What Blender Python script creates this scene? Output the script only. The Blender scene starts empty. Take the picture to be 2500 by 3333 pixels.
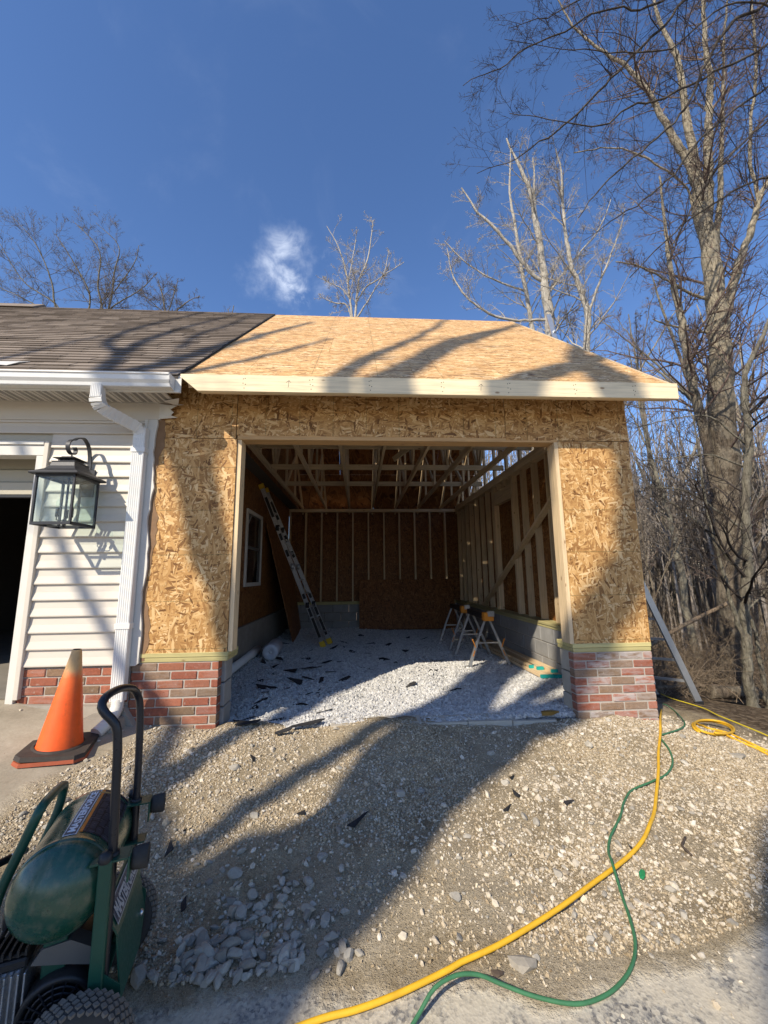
import bpy, bmesh, math, random
import numpy as np
from mathutils import Vector, Matrix
random.seed(7); rng = np.random.default_rng(7)
SC = bpy.context.scene; COL = SC.collection
R = math.radians
# ------------------------------------------------------------------ camera
cd = bpy.data.cameras.new('camera'); cam = bpy.data.objects.new('camera', cd); COL.objects.link(cam)
CAMV = (((0.998072,-0.061064,-0.011136),(0.001384,-0.157465,0.987524),(0.062055,0.985635,0.157077)))
cr, cu, cf = [Vector(v) for v in CAMV]
cam.matrix_world = Matrix(((cr.x, cu.x, -cf.x, 0), (cr.y, cu.y, -cf.y, -3.7079), (cr.z, cu.z, -cf.z, 0), (0, 0, 0, 1)))
cd.sensor_fit = 'HORIZONTAL'; cd.sensor_width = 36; cd.lens = 18.739; cd.clip_start = .02; cd.clip_end = 800
SC.camera = cam
# ------------------------------------------------------------------ sky, sun, exposure
SUN_AZ, SUN_EL = 38.0, 38.0           # the light travels towards +X+Y
world = bpy.data.worlds.new('World'); SC.world = world; world.use_nodes = True
SKY_STRENGTH = .123
sun = bpy.data.lights.new('sun', 'SUN'); sun.energy = 5.0; sun.angle = R(.53); sun.color = (1, .90, .74)
so = bpy.data.objects.new('sun', sun); COL.objects.link(so)
SD = Vector((math.sin(R(SUN_AZ))*math.cos(R(SUN_EL)), math.cos(R(SUN_AZ))*math.cos(R(SUN_EL)), -math.sin(R(SUN_EL))))
so.rotation_euler = SD.to_track_quat('-Z', 'Y').to_euler()
so.location = (-6, -8, 10)
SC.view_settings.view_transform = 'Standard'; SC.view_settings.look = 'None'
SC.view_settings.exposure = 0.36; SC.view_settings.gamma = 1; SC.view_settings.use_curve_mapping = False
SC.cycles.max_bounces = 7; SC.cycles.diffuse_bounces = 4; SC.cycles.transparent_max_bounces = 12
SC.cycles.use_denoising = True; SC.cycles.sample_clamp_indirect = 6

# ------------------------------------------------------------------ node helper
class N:
    def __init__(s, nt): s.nt = nt
    def add(s, t, ins=None, **kw):
        n = s.nt.nodes.new(t)
        for k, v in kw.items(): setattr(n, k, v)
        for k, v in (ins or {}).items(): s.set(n.inputs[k], v)
        return n
    def set(s, sock, v):
        if isinstance(v, bpy.types.NodeSocket): s.nt.links.new(v, sock)
        else:
            if hasattr(sock.default_value, '__len__') and hasattr(v, '__len__') and len(sock.default_value) == 4 and len(v) == 3: v = (*v, 1)
            sock.default_value = v
    def math(s, op, a, b=0., c=None, clamp=False):
        n = s.nt.nodes.new('ShaderNodeMath'); n.operation = op; n.use_clamp = clamp
        s.set(n.inputs[0], a); s.set(n.inputs[1], b)
        if c is not None: s.set(n.inputs[2], c)
        return n.outputs[0]
    def vm(s, op, a, b=(0, 0, 0), out=0):
        n = s.nt.nodes.new('ShaderNodeVectorMath'); n.operation = op
        s.set(n.inputs[0], a); s.set(n.inputs[1], b); return n.outputs[out]
    def mix(s, f, a, b, mode='MIX'):
        n = s.nt.nodes.new('ShaderNodeMix'); n.data_type = 'RGBA'; n.blend_type = mode
        s.set(n.inputs[0], f); s.set(n.inputs[6], a); s.set(n.inputs[7], b); return n.outputs[2]
    def ramp(s, f, stops, interp='LINEAR'):
        n = s.nt.nodes.new('ShaderNodeValToRGB'); n.color_ramp.interpolation = interp
        e = n.color_ramp.elements
        while len(e) < len(stops): e.new(.5)
        for x, (p, c) in zip(e, stops):
            x.position = p; x.color = (c, c, c, 1) if not hasattr(c, '__len__') else (*c, 1)
        s.set(n.inputs[0], f); return n.outputs[0]
    def mr(s, v, a, b, c=0., d=1., smooth=False):
        n = s.nt.nodes.new('ShaderNodeMapRange'); n.interpolation_type = 'SMOOTHSTEP' if smooth else 'LINEAR'
        for i, x in enumerate((v, a, b, c, d)): s.set(n.inputs[i], x)
        return n.outputs[0]
    def noise(s, vec, scale, detail=4, rough=.55, out=0, dist=0.):
        n = s.add('ShaderNodeTexNoise', {'Scale': scale, 'Detail': detail, 'Roughness': rough, 'Distortion': dist})
        if vec is not None: s.set(n.inputs['Vector'], vec)
        return n.outputs[out]
    def vor(s, vec, scale, out='Distance', feature='F1', rnd=1., dim='3D'):
        n = s.add('ShaderNodeTexVoronoi', feature=feature, voronoi_dimensions=dim)
        n.inputs['Scale'].default_value = scale; n.inputs['Randomness'].default_value = rnd
        if vec is not None: s.set(n.inputs['Vector'], vec)
        return n.outputs[out]
    def pos(s): return s.add('ShaderNodeNewGeometry').outputs['Position']
    def island(s): return s.add('ShaderNodeNewGeometry').outputs['Random Per Island']
    def orand(s): return s.add('ShaderNodeObjectInfo').outputs['Random']
    def obj(s): return s.add('ShaderNodeTexCoord').outputs['Object']
    def sep(s, v): return s.add('ShaderNodeSeparateXYZ', {0: v}).outputs
    def comb(s, x, y, z=0.): return s.add('ShaderNodeCombineXYZ', {0: x, 1: y, 2: z}).outputs[0]
    def bump(s, h, strength=.3, dist=.01, nrm=None):
        n = s.add('ShaderNodeBump', {'Strength': strength, 'Distance': dist, 'Height': h})
        if nrm is not None: s.set(n.inputs['Normal'], nrm)
        return n.outputs[0]
    def tone(s, col, fac, amt):           # brighten / darken a colour by a 0..1 value
        k = s.mr(fac, 0, 1, 1-amt, 1+amt)
        return s.vm('MULTIPLY', col, s.comb(k, k, k))
    def out(s, col, rough=.7, metal=0., nrm=None, spec=.3, **kw):
        b = s.add('ShaderNodeBsdfPrincipled', {'Base Color': col, 'Roughness': rough, 'Metallic': metal, 'Specular IOR Level': spec})
        for k, v in kw.items(): s.set(b.inputs[k.replace('_', ' ')], v)
        if nrm is not None: s.set(b.inputs['Normal'], nrm)
        o = s.add('ShaderNodeOutputMaterial', {'Surface': b.outputs[0]}); return b
def mat(name):
    m = bpy.data.materials.new(name); m.use_nodes = True; m.node_tree.nodes.clear(); return m, N(m.node_tree)

# world: physical sky with one wispy cloud patch
n = N(world.node_tree); world.node_tree.nodes.clear()
sky = n.add('ShaderNodeTexSky', sky_type='NISHITA', sun_disc=False, sun_elevation=R(SUN_EL), sun_rotation=R(180+SUN_AZ), altitude=250, air_density=1.0, dust_density=.25, ozone_density=3.0)
d = n.vm('NORMALIZE', n.add('ShaderNodeTexCoord').outputs['Generated'])
def cloud_mask(c, sx, sz, scale, lo, hi, seed):
    q = n.vm('SUBTRACT', d, Vector(c).normalized())
    q2 = n.vm('MULTIPLY', q, (1/sx, 1/sx, 1/sz))
    wob = n.noise(n.vm('ADD', d, (seed, 0, 0)), scale*.55, 5, .6, out=1)
    q2 = n.vm('ADD', q2, n.vm('MULTIPLY', n.vm('SUBTRACT', wob, (.5, .5, .5)), (2.6, 2.6, 2.6)))
    r = n.vm('LENGTH', q2, out=1)
    base = n.mr(r, .15, 1.2, 1, 0, True)
    nz = n.noise(n.vm('ADD', d, (0, seed, 0)), scale, 8, .62, dist=.4)
    return n.math('MULTIPLY', base, n.mr(nz, lo, hi, 0, 1, True))
m1 = cloud_mask((-.190, .905, .765), .070, .080, 15, .28, .76, 1.0)
m2 = cloud_mask((-.160, .915, .700), .04, .07, 20, .42, .75, 4.0)
m3 = cloud_mask((-.075, .90, .765), .04, .07, 22, .5, .8, 9.0)
m4 = cloud_mask((-.225, .915, .665), .07, .05, 20, .5, .85, 2.0)
haze = n.math('MULTIPLY', n.mr(n.noise(d, 3.2, 6, .6, dist=.6), .52, .80, 0, 1, True), n.mr(n.sep(d)[2], .15, .7, .22, .05))
cm = n.math('ADD', n.math('ADD', n.math('MULTIPLY', m1, .60), n.math('MULTIPLY', m2, .62)), n.math('ADD', n.math('MULTIPLY', m3, .25), n.math('ADD', n.math('MULTIPLY', m4, .22), haze)), clamp=True)
hs = n.vm('MULTIPLY', n.add('ShaderNodeHueSaturation', {'Saturation': 1.12, 'Value': 1.06, 'Color': sky.outputs[0]}).outputs[0], (1.16, 1.10, 1.20))
scol = n.mix(cm, hs, (8.6, 9.2, 10.2))
bg = n.add('ShaderNodeBackground', {'Color': scol, 'Strength': SKY_STRENGTH})
n.add('ShaderNodeOutputWorld', {'Surface': bg.outputs[0]})

# ------------------------------------------------------------------ mesh builder
class MB:
    def __init__(s): s.v = []; s.f = []; s.sm = []
    def _add(s, vs, fs, sm=False):
        o = len(s.v); s.v += [tuple(p) for p in vs]; s.f += [tuple(i+o for i in f) for f in fs]; s.sm += [sm]*len(fs); return s
    def box(s, x0, x1, y0, y1, z0, z1):
        if x0 > x1: x0, x1 = x1, x0
        if y0 > y1: y0, y1 = y1, y0
        if z0 > z1: z0, z1 = z1, z0
        vs = [(x, y, z) for z in (z0, z1) for y in (y0, y1) for x in (x0, x1)]
        return s._add(vs, [(0, 2, 3, 1), (4, 5, 7, 6), (0, 1, 5, 4), (2, 6, 7, 3), (0, 4, 6, 2), (1, 3, 7, 5)])
    def cbox(s, x0, x1, y0, y1, z0, z1, c=.004, jit=0.):
        # box with chamfered edges
        cx, cy, cz = (x0+x1)/2, (y0+y1)/2, (z0+z1)/2
        bm = bmesh.new(); bmesh.ops.create_cube(bm, size=1)
        for v in bm.verts: v.co = Vector((v.co.x*(x1-x0)+cx, v.co.y*(y1-y0)+cy, v.co.z*(z1-z0)+cz))
        bmesh.ops.bevel(bm, geom=bm.edges[:], offset=c, segments=1, affect='EDGES', clamp_overlap=True)
        if jit:
            for v in bm.verts: v.co += Vector((random.uniform(-jit, jit), random.uniform(-jit, jit), random.uniform(-jit, jit)))
        bm.verts.index_update()
        s._add([v.co.copy() for v in bm.verts], [[v.index for v in f.verts] for f in bm.faces]); bm.free(); return s
    def beam(s, a, b, w, h, up=(0, 0, 1)):
        # rectangular bar from a to b; w along the side axis, h along 'up'
        a, b = Vector(a), Vector(b); d = (b-a).normalized(); sd = d.cross(Vector(up))
        if sd.length < 1e-4: sd = d.cross(Vector((1, 0, 0)))
        sd.normalize(); u = sd.cross(d)
        vs = [p+sd*sx*w/2+u*sz*h/2 for p in (a, b) for sx, sz in ((-1, -1), (1, -1), (1, 1), (-1, 1))]
        return s._add(vs, [(0, 3, 2, 1), (4, 5, 6, 7), (0, 1, 5, 4), (1, 2, 6, 5), (2, 3, 7, 6), (3, 0, 4, 7)])
    def tube(s, pts, r, k=8, caps=True, closed=False):
        pts = [Vector(p) for p in pts]; n_ = len(pts); rr = r if hasattr(r, '__len__') else [r]*n_
        vs = []; prev = None
        for i, p in enumerate(pts):
            t = (pts[(i+1) % n_ if closed else min(i+1, n_-1)]-pts[i-1 if (closed or i) else 0]).normalized()
            if prev is None:
                a = t.cross(Vector((0, 0, 1)));
                if a.length < .1: a = t.cross(Vector((1, 0, 0)))
            else: a = prev-t*prev.dot(t)
            a.normalize(); prev = a; b = t.cross(a)
            vs += [p+(a*math.cos(2*math.pi*j/k)+b*math.sin(2*math.pi*j/k))*rr[i] for j in range(k)]
        fs = []
        for i in range(n_ if closed else n_-1):
            i2 = (i+1) % n_
            fs += [(i*k+j, i*k+(j+1) % k, i2*k+(j+1) % k, i2*k+j) for j in range(k)]
        s._add(vs, fs, True)
        if caps and not closed:
            o = len(s.v)-len(vs); s.f += [tuple(o+j for j in reversed(range(k))), tuple(o+(n_-1)*k+j for j in range(k))]; s.sm += [False, False]
        return s
    def lathe(s, prof, c=(0, 0, 0), axis='Z', k=24, sm=True):
        # prof: (radius, along) pairs
        ax = {'X': ((0, 1, 0), (0, 0, 1), (1, 0, 0)), 'Y': ((0, 0, 1), (1, 0, 0), (0, 1, 0)), 'Z': ((1, 0, 0), (0, 1, 0), (0, 0, 1))}[axis]
        u, v, w = [Vector(q) for q in ax]; c = Vector(c); vs = []
        for r, h in prof: vs += [c+u*r*math.cos(2*math.pi*j/k)+v*r*math.sin(2*math.pi*j/k)+w*h for j in range(k)]
        fs = [(i*k+j, i*k+(j+1) % k, (i+1)*k+(j+1) % k, (i+1)*k+j) for i in range(len(prof)-1) for j in range(k)]
        return s._add(vs, fs, sm)
    def prism(s, poly, a, off):
        # polygon of 3-D points extruded by vector off
        p = [Vector(q) for q in poly]; o = Vector(off); k = len(p)
        fs = [tuple(reversed(range(k))), tuple(range(k, 2*k))]+[(i, (i+1) % k, k+(i+1) % k, k+i) for i in range(k)]
        return s._add(p+[q+o for q in p], fs)
    def mesh(s, name, m=None, off=None, mw=None):
        me = bpy.data.meshes.new(name)
        vs = s.v
        if mw is not None:
            inv = mw.inverted(); vs = [inv @ Vector(p) for p in vs]
        elif off is not None: vs = [(p[0]-off[0], p[1]-off[1], p[2]-off[2]) for p in vs]
        me.from_pydata(vs, [], s.f)
        me.polygons.foreach_set('use_smooth', s.sm); me.update()
        bm = bmesh.new(); bm.from_mesh(me); bmesh.ops.recalc_face_normals(bm, faces=bm.faces[:]); bm.to_mesh(me); bm.free()
        if m: me.materials.append(m)
        return me
def np_mesh(name, v, f, m, smooth=True):
    # v (n,3), f (k,3 or 4) -> mesh, fast
    me = bpy.data.meshes.new(name); v = np.asarray(v, np.float32); f = np.asarray(f, np.int32); w = f.shape[1]
    me.vertices.add(len(v)); me.vertices.foreach_set('co', v.ravel())
    me.loops.add(f.size); me.loops.foreach_set('vertex_index', f.ravel())
    me.polygons.add(len(f)); me.polygons.foreach_set('loop_start', np.arange(0, f.size, w, dtype=np.int32))
    me.polygons.foreach_set('use_smooth', np.full(len(f), smooth)); me.update(calc_edges=True)
    me.materials.append(m); return me
def link(name, data, parent=None, loc=(0, 0, 0), rot=(0, 0, 0)):
    o = bpy.data.objects.new(name, data); COL.objects.link(o); o.parent = parent; o.location = loc; o.rotation_euler = rot; return o
def tag(o, label=None, cat=None, group=None, kind=None):
    for k, v in (('label', label), ('category', cat), ('group', group), ('kind', kind)):
        if v: o[k] = v
    return o
class Thing:
    """An Empty at the thing's base; parts are authored in world coordinates unless local=True."""
    def __init__(s, name, label, cat, loc=(0, 0, 0), rot=(0, 0, 0), group=None, local=False):
        s.o = link(name, None, None, loc, rot); tag(s.o, label, cat, group)
        from mathutils import Euler
        s.mw = Matrix.Translation(loc) @ Euler(rot).to_matrix().to_4x4(); s.local = local
    def part(s, name, mb, m, parent=None, label=None):
        me = mb.mesh(name, m, mw=None if s.local else s.mw)
        o = link(name, me, parent or s.o)
        if label: o['label'] = label
        return o
    def piece(s, name, me, loc, rot=(0, 0, 0), parent=None):      # shared mesh, given world place
        p = Vector(loc) if s.local else s.mw.inverted() @ Vector(loc)
        return link(name, me, parent or s.o, p, rot)
    def data(s, name, me, parent=None): return link(name, me, parent or s.o)
def solo(name, mb, m, label, cat, loc, group=None, local=False):
    o = link(name, mb.mesh(name, m, off=None if local else loc), None, loc); return tag(o, label, cat, group)
def dup(root, loc, rot, label=None, group=None):
    r = root.copy(); COL.objects.link(r); r.location = loc; r.rotation_euler = rot
    if label: r['label'] = label
    if group: r['group'] = group
    for ch in list(root.children):
        c = ch.copy(); COL.objects.link(c); c.parent = r
        for g in ch.children:
            q = g.copy(); COL.objects.link(q); q.parent = c
    return r
def spline(pts, step=.03):
    # Catmull-Rom through 3-D points
    P = [np.array(p, float) for p in pts]; P = [2*P[0]-P[1]]+P+[2*P[-1]-P[-2]]; out = []
    for i in range(1, len(P)-2):
        k = max(2, int(np.linalg.norm(P[i+1]-P[i])/step))
        for t in np.linspace(0, 1, k, endpoint=False):
            a, b, c, d_ = P[i-1], P[i], P[i+1], P[i+2]
            out.append(.5*((2*b)+(-a+c)*t+(2*a-5*b+4*c-d_)*t*t+(-a+3*b-3*c+d_)*t**3))
    out.append(P[-2]); return out

# ------------------------------------------------------------------ ground height (used by everything that stands on it)
GP=np.array([(-1.1,0,-1.25),(0.2,-.05,-1.27),(1.9,0,-1.29),(-1.7,-.1,-1.23),(2.3,-.1,-1.30),(2.78,0,-1.34),
(-2.85,0,-1.01),(-3.6,0,-1.0),(-2.3,-.1,-1.12),(-2.2,-.45,-1.2),(-2.9,-.6,-1.12),(-4,-1,-1.12),(-5,0,-1.0),
(-1.5,-.9,-1.33),(0,-1,-1.37),(1.5,-1,-1.39),(3,-.6,-1.46),(3.3,.5,-1.52),(4.7,1.9,-1.78),(4.4,.6,-1.62),(6,2,-2.0),(8,5,-2.4),(5,6,-2.2),(3.2,4,-1.8),(3,7.5,-1.8),(12,12,-2.8),
(-1,-2.2,-1.45),(0,-2.2,-1.45),(1.5,-2.2,-1.47),(-2.5,-2.2,-1.4),(-1,-4,-1.5),(2,-4,-1.5),(5,-4,-1.55),(6,-1,-1.75),(-6,-4,-1.35),
(-1.1,1,-1.4),(1.9,1,-1.4),(0,3,-1.42),(0,6.5,-1.42),(-2.6,3,-1.2),(-6,3,-1.1),(-3,10,-1.4),
(60,60,-3.5),(-60,60,-1.5),(60,-60,-2),(-60,-60,-1.5),(0,80,-2.5),(0,-80,-1.6),(90,0,-3),(-90,0,-1.5)])
_d=np.sqrt(((GP[:,None,:2]-GP[None,:,:2])**2).sum(-1)+.04)
GW=np.linalg.solve(np.block([[_d,np.ones((len(GP),1))],[np.ones((1,len(GP))),np.zeros((1,1))]]),np.append(GP[:,2],0))
def gz(x,y):
    x=np.asarray(x,float);y=np.asarray(y,float)
    o=np.full(x.shape,GW[-1])
    for (a,b,_),w in zip(GP,GW[:-1]): o=o+w*np.sqrt((x-a)**2+(y-b)**2+.04)
    return o

gh = lambda x, y: float(gz(np.array([x]), np.array([y]))[0])
def vnoise(x, y, s, seed=0):
    r = np.random.default_rng(seed).random((257, 257)); x = np.asarray(x)*s % 256; y = np.asarray(y)*s % 256
    i = np.floor(x).astype(int); j = np.floor(y).astype(int); u = x-i; v = y-j; u = u*u*(3-2*u); v = v*v*(3-2*v)
    return (r[i, j]*(1-u)+r[i+1, j]*u)*(1-v)+(r[i, j+1]*(1-u)+r[i+1, j+1]*u)*v

# ------------------------------------------------------------------ materials
def osb(name, ux, vx, bias, line=None, tint=(1, 1, 1), seed=0.):
    # oriented strand board: stretched cells at several angles, the tallest strand shows
    m, n = mat(name); p = n.pos()
    co = n.comb(n.vm('DOT_PRODUCT', p, ux, 1), n.vm('DOT_PRODUCT', p, vx, 1), 0.)
    co = n.vm('ADD', co, n.comb(n.math('MULTIPLY', n.orand(), 40), n.math('MULTIPLY', n.orand(), 17), seed))
    co = n.vm('ADD', co, n.vm('MULTIPLY', n.vm('SUBTRACT', n.noise(co, 9, 2, .5, out=1), (.5, .5, .5)), (.007, .007, 0)))
    best = None
    for k, (ang, sx, sy, w) in enumerate(bias):
        mp = n.add('ShaderNodeMapping', {'Vector': co, 'Rotation': (0, 0, R(-ang))}).outputs[0]
        mp = n.vm('ADD', n.vm('MULTIPLY', mp, (sx, sy, 1)), (k*3.7, k*1.3, 0))
        c = n.sep(n.vor(mp, 1, 'Color', dim='2D')); h = n.math('MULTIPLY', c[0], w)
        grain = n.noise(n.vm('MULTIPLY', mp, (.6, 5, 1)), 2.2, 3, .6)
        t = n.math('ADD', c[1], n.math('MULTIPLY', n.math('SUBTRACT', grain, .5), .45))
        if best is None: best, ton = h, t
        else:
            g = n.math('GREATER_THAN', h, best)
            ton = n.math('ADD', n.math('MULTIPLY', t, g), n.math('MULTIPLY', ton, n.math('SUBTRACT', 1, g)))
            best = n.math('MAXIMUM', best, h)
    col = n.ramp(ton, [(0, (.13, .055, .016)), (.13, (.29, .142, .045)), (.42, (.43, .232, .078)), (.72, (.53, .308, .117)), (.9, (.62, .40, .18)), (1, (.70, .495, .26))])
    col = n.tone(col, n.noise(p, 3.1, 3, .6), .16)
    edge = n.mr(best, .55, .75, .72, 1)
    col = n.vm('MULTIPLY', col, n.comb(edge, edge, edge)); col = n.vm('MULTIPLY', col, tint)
    if line:
        q = n.vm('DOT_PRODUCT', p, line[0], 1)
        fr = n.math('ABSOLUTE', n.math('SUBTRACT', n.math('FRACT', n.math('DIVIDE', n.math('ADD', q, line[2]), line[1])), .5))
        lm = n.math('MULTIPLY', n.math('LESS_THAN', fr, .0032/line[1]), n.mr(n.noise(p, 60, 2), .35, .6, .1, .75))
        col = n.mix(lm, col, (.07, .075, .025))
    n.out(col, n.mr(best, .4, 1, .75, .55), nrm=n.bump(n.math('ADD', best, n.math('MULTIPLY', ton, .3)), .35, .0016), spec=.25)
    return m
MIXB = [(8, 11, 54, 1.0), (62, 12, 60, 1.0), (95, 10, 50, 1.03), (128, 13, 60, 1.0), (165, 12, 56, 1.0), (80, 17, 90, 1.05), (20, 18, 90, 1.02), (112, 9, 42, 1.01)]
ROOFB = [(0, 8, 60, 1.06), (9, 10, 70, 1.06), (-11, 9, 60, 1.05), (22, 12, 70, 1.02), (-26, 12, 70, 1.01), (48, 18, 80, .96), (4, 7, 80, 1.06), (-60, 16, 90, .95)]
XX, YY, ZZ = (1, 0, 0), (0, 1, 0), (0, 0, 1)
M_OSB_V = osb('osb_upright', XX, ZZ, MIXB, (ZZ, .4064, .0), seed=1)
M_OSB_H = osb('osb_header', ZZ, XX, MIXB, (XX, .32, .09), seed=3)
M_OSB_S = osb('osb_side_shaded', YY, ZZ, MIXB, None, (.50, .37, .29), seed=5); M_OSB_B = osb('osb_back_shaded', XX, ZZ, MIXB, None, (.40, .28, .21), seed=6)  # reddish board copies, tinted dark to paint in the garage's interior shade
sl = math.sqrt(1+.871**2)
M_OSB_R = osb('osb_roof', XX, (0, 1/sl, .871/sl), ROOFB, (XX, .61, .13), (1.20, 1.28, 1.48), seed=7); M_OSB_U = osb('osb_underside_shaded', XX, (0, 1/sl, .871/sl), ROOFB, None, (.34, .24, .19), seed=8)  # underside copy is darkened: shade below the roof put into the colour
def lumber(name, axis, col=(.60, .45, .27), amt=.16):
    m, n = mat(name); p = n.pos(); sc = [34., 34., 34.]; sc[axis] = 1.6
    q = n.vm('ADD', p, n.comb(n.math('MULTIPLY', n.orand(), 31), n.math('MULTIPLY', n.orand(), 57), 0.))
    g = n.noise(n.vm('MULTIPLY', q, sc), 1.4, 4, .6, dist=.6)
    c = n.ramp(g, [(.25, tuple(x*.74 for x in col)), (.5, col), (.75, tuple(min(1, x*1.14) for x in col))])
    sk = [9., 9., 9.]; sk[axis] = 4.
    kn = n.vor(n.vm('MULTIPLY', q, sk), 1., 'Distance')
    c = n.mix(n.mr(kn, .05, .12, .75, 0, True), c, (.20, .10, .04))
    c = n.tone(c, n.orand(), amt); c = n.tone(c, n.noise(p, 5, 3), .1)
    n.out(c, .62, nrm=n.bump(g, .15, .002), spec=.25); return m
M_LX, M_LY, M_LZ = lumber('lumber_x', 0), lumber('lumber_y', 1), lumber('lumber_z', 2)
M_FASC = lumber('fascia_lumber', 0, (.74, .61, .40), .03)
M_TRX, M_TRY = lumber('treated_x', 0, (.46, .40, .18)), lumber('treated_y', 1, (.42, .37, .18))
def plain(name, col, rough=.5, metal=0., amt=.08, scale=14, bump=0., spec=.4, detail=5, rnd=0.):
    m, n = mat(name); p = n.pos(); c = n.tone(n.comb(*col), n.noise(p, scale, detail, .6), amt)
    if rnd: c = n.tone(c, n.orand(), rnd)
    nz = n.noise(p, scale*6, 4, .6)
    n.out(c, n.mr(nz, .3, .7, max(.05, rough-.08), min(1, rough+.08)), metal, n.bump(nz, bump, .002) if bump else None, spec); return m
def brick_mat(name, white):
    m, n = mat(name); p = n.pos(); r = n.orand()
    c = n.ramp(r, [(0, (.25, .082, .048)), (.16, (.32, .115, .066)), (.32, (.215, .135, .082)), (.45, (.27, .088, .050)), (.6, (.18, .118, .072)), (.75, (.29, .11, .062)), (.9, (.23, .15, .095)), (1, (.21, .070, .042))], 'CONSTANT')
    c = n.tone(c, n.noise(p, 45, 6, .75), .55); c = n.mix(n.mr(n.noise(p, 120, 3, .7), .60, .72, 0, .6), c, (.045, .03, .024))
    c = n.mix(n.mr(n.noise(p, 26, 5, .7), .58, .72, 0, .55, True), c, (.42, .375, .32))
    eff = n.math('MULTIPLY', n.mr(n.noise(n.vm('ADD', n.vm('MULTIPLY', p, (7, 7, 26)), n.comb(0., 0., n.math('MULTIPLY', r, 30))), 1.2, 5, .65), .34, .62, .0, 1, True), n.math('MULTIPLY', white, n.mr(n.math('FRACT', n.math('MULTIPLY', r, 7.3)), .35, .75, .18, 1)))
    c = n.mix(eff, c, (.40, .355, .33))
    h = n.noise(p, 90, 5, .7)
    n.out(c, .85, nrm=n.bump(h, .55, .004), spec=.2); return m
M_BRICK = brick_mat('brick', .20); M_BRICKW = brick_mat('brick_efflorescent', .9)
M_MORTAR = plain('mortar', (.40, .36, .31), .9, amt=.2, scale=30, bump=.6, spec=.15)
M_BLOCK = plain('concrete_block', (.27, .265, .255), .92, amt=.28, scale=6, bump=.7, spec=.15, rnd=.1)
M_BLOCKDUST = plain('dusty_block', (.44, .40, .33), .92, amt=.25, scale=9, bump=.6, spec=.15, rnd=.1)
M_CONC = plain('foundation_concrete', (.30, .27, .225), .9, amt=.3, scale=7, bump=.6, spec=.2)
def siding_mat():
    m, n = mat('vinyl_siding'); p = n.pos()
    c = n.tone(n.comb(.56, .51, .435), n.noise(n.vm('MULTIPLY', p, (1, 1, 3)), 3, 5, .6), .07)
    g = n.noise(n.vm('MULTIPLY', p, (2.2, 30, 60)), 2, 3, .6)
    n.out(c, .5, nrm=n.bump(g, .09, .002), spec=.35); return m
M_SIDING = siding_mat()
M_WHITE = plain('white_trim', (.62, .595, .54), .42, amt=.10, scale=9, spec=.4)
M_GUTTER = plain('white_aluminium', (.66, .65, .62), .32, amt=.08, scale=12, spec=.5)
M_SOFFIT = plain('soffit_vinyl', (.60, .56, .50), .5, amt=.1, scale=10)
M_DARKVENT = plain('vent_slot', (.10, .095, .085), .8)
M_CREAM = plain('cream_door', (.42, .38, .29), .5, amt=.08)
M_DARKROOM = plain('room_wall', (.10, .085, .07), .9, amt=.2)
M_WRAP = plain('torn_wrap', (.22, .13, .07), .85, amt=.3, bump=.4)
def shingle_mat(name, isl):
    m, n = mat(name); p = n.pos(); r = n.island() if isl else n.orand()
    c = n.ramp(r, [(0, (.105, .084, .066)), (.35, (.19, .155, .125)), (.7, (.245, .203, .166)), (1, (.14, .113, .091))])
    c = n.tone(c, n.noise(p, 2.3, 4, .6), .2); c = n.tone(c, n.noise(p, 260, 2, .7), .5)
    c = n.mix(n.mr(n.vor(p, 190, 'Distance'), .12, .05, 0, .55), c, (.26, .23, .20))
    n.out(c, .95, nrm=n.bump(n.noise(p, 300, 2), .7, .003), spec=.12); return m
M_SHING, M_SHINGI = shingle_mat('shingle_granules', False), shingle_mat('shingle_granules_far', True)
M_SCRAP = plain('shingle_scrap', (.030, .029, .030), .95, amt=.5, scale=70, bump=.6, spec=.15, rnd=.3)
def stone_mat(name, cols, amt=.2, inst=False):
    m, n = mat(name); p = n.pos(); c = n.ramp(n.orand() if inst else n.island(), [(i/(len(cols)-1), x) for i, x in enumerate(cols)])
    c = n.tone(c, n.noise(p, 60, 4, .65), amt)
    n.out(c, .88, nrm=n.bump(n.noise(p, 120, 4, .7), .4, .003), spec=.2); return m
M_GRAVEL = stone_mat('white_limestone', [(.33, .325, .32), (.47, .46, .445), (.60, .59, .565), (.41, .40, .375), (.56, .545, .51)], .2, True)
M_PEBBLE = stone_mat('dirt_pebble', [(.38, .31, .215), (.50, .43, .325), (.57, .505, .40), (.31, .245, .165), (.52, .455, .35), (.43, .36, .26), (.63, .575, .48), (.35, .285, .20)], .25, True)
M_GRIT = stone_mat('dirt_grit', [(.22, .16, .095), (.36, .285, .18), (.47, .39, .27), (.29, .22, .135), (.55, .47, .345), (.41, .33, .22), (.58, .52, .42)], .2, True)
M_ROCK = stone_mat('pale_rock', [(.25, .225, .185), (.34, .31, .255), (.20, .175, .14), (.41, .375, .31), (.29, .255, .20)], .3)
M_ALU = plain('aluminium', (.60, .61, .62), .32, .85, amt=.1, scale=20)
M_GALV = plain('galvanised', (.44, .45, .46), .38, .75, amt=.18, scale=16)
M_STEEL = plain('steel_leg', (.34, .345, .35), .42, .5, amt=.15)
M_BLACK = plain('black_plastic', (.016, .016, .017), .5, amt=.25, scale=30)
M_BLACKM = plain('black_tube', (.018, .019, .024), .33, .2, amt=.2, spec=.5)
M_FOAM = plain('foam_grip', (.012, .012, .013), .95, amt=.3, scale=60, bump=.5, spec=.1)
M_RUBBER = plain('tyre_rubber', (.045, .043, .040), .85, amt=.4, scale=25, bump=.4, spec=.2)
M_TREAD = plain('dusty_tread', (.17, .15, .125), .95, amt=.35, scale=30, bump=.4, spec=.1)
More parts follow.
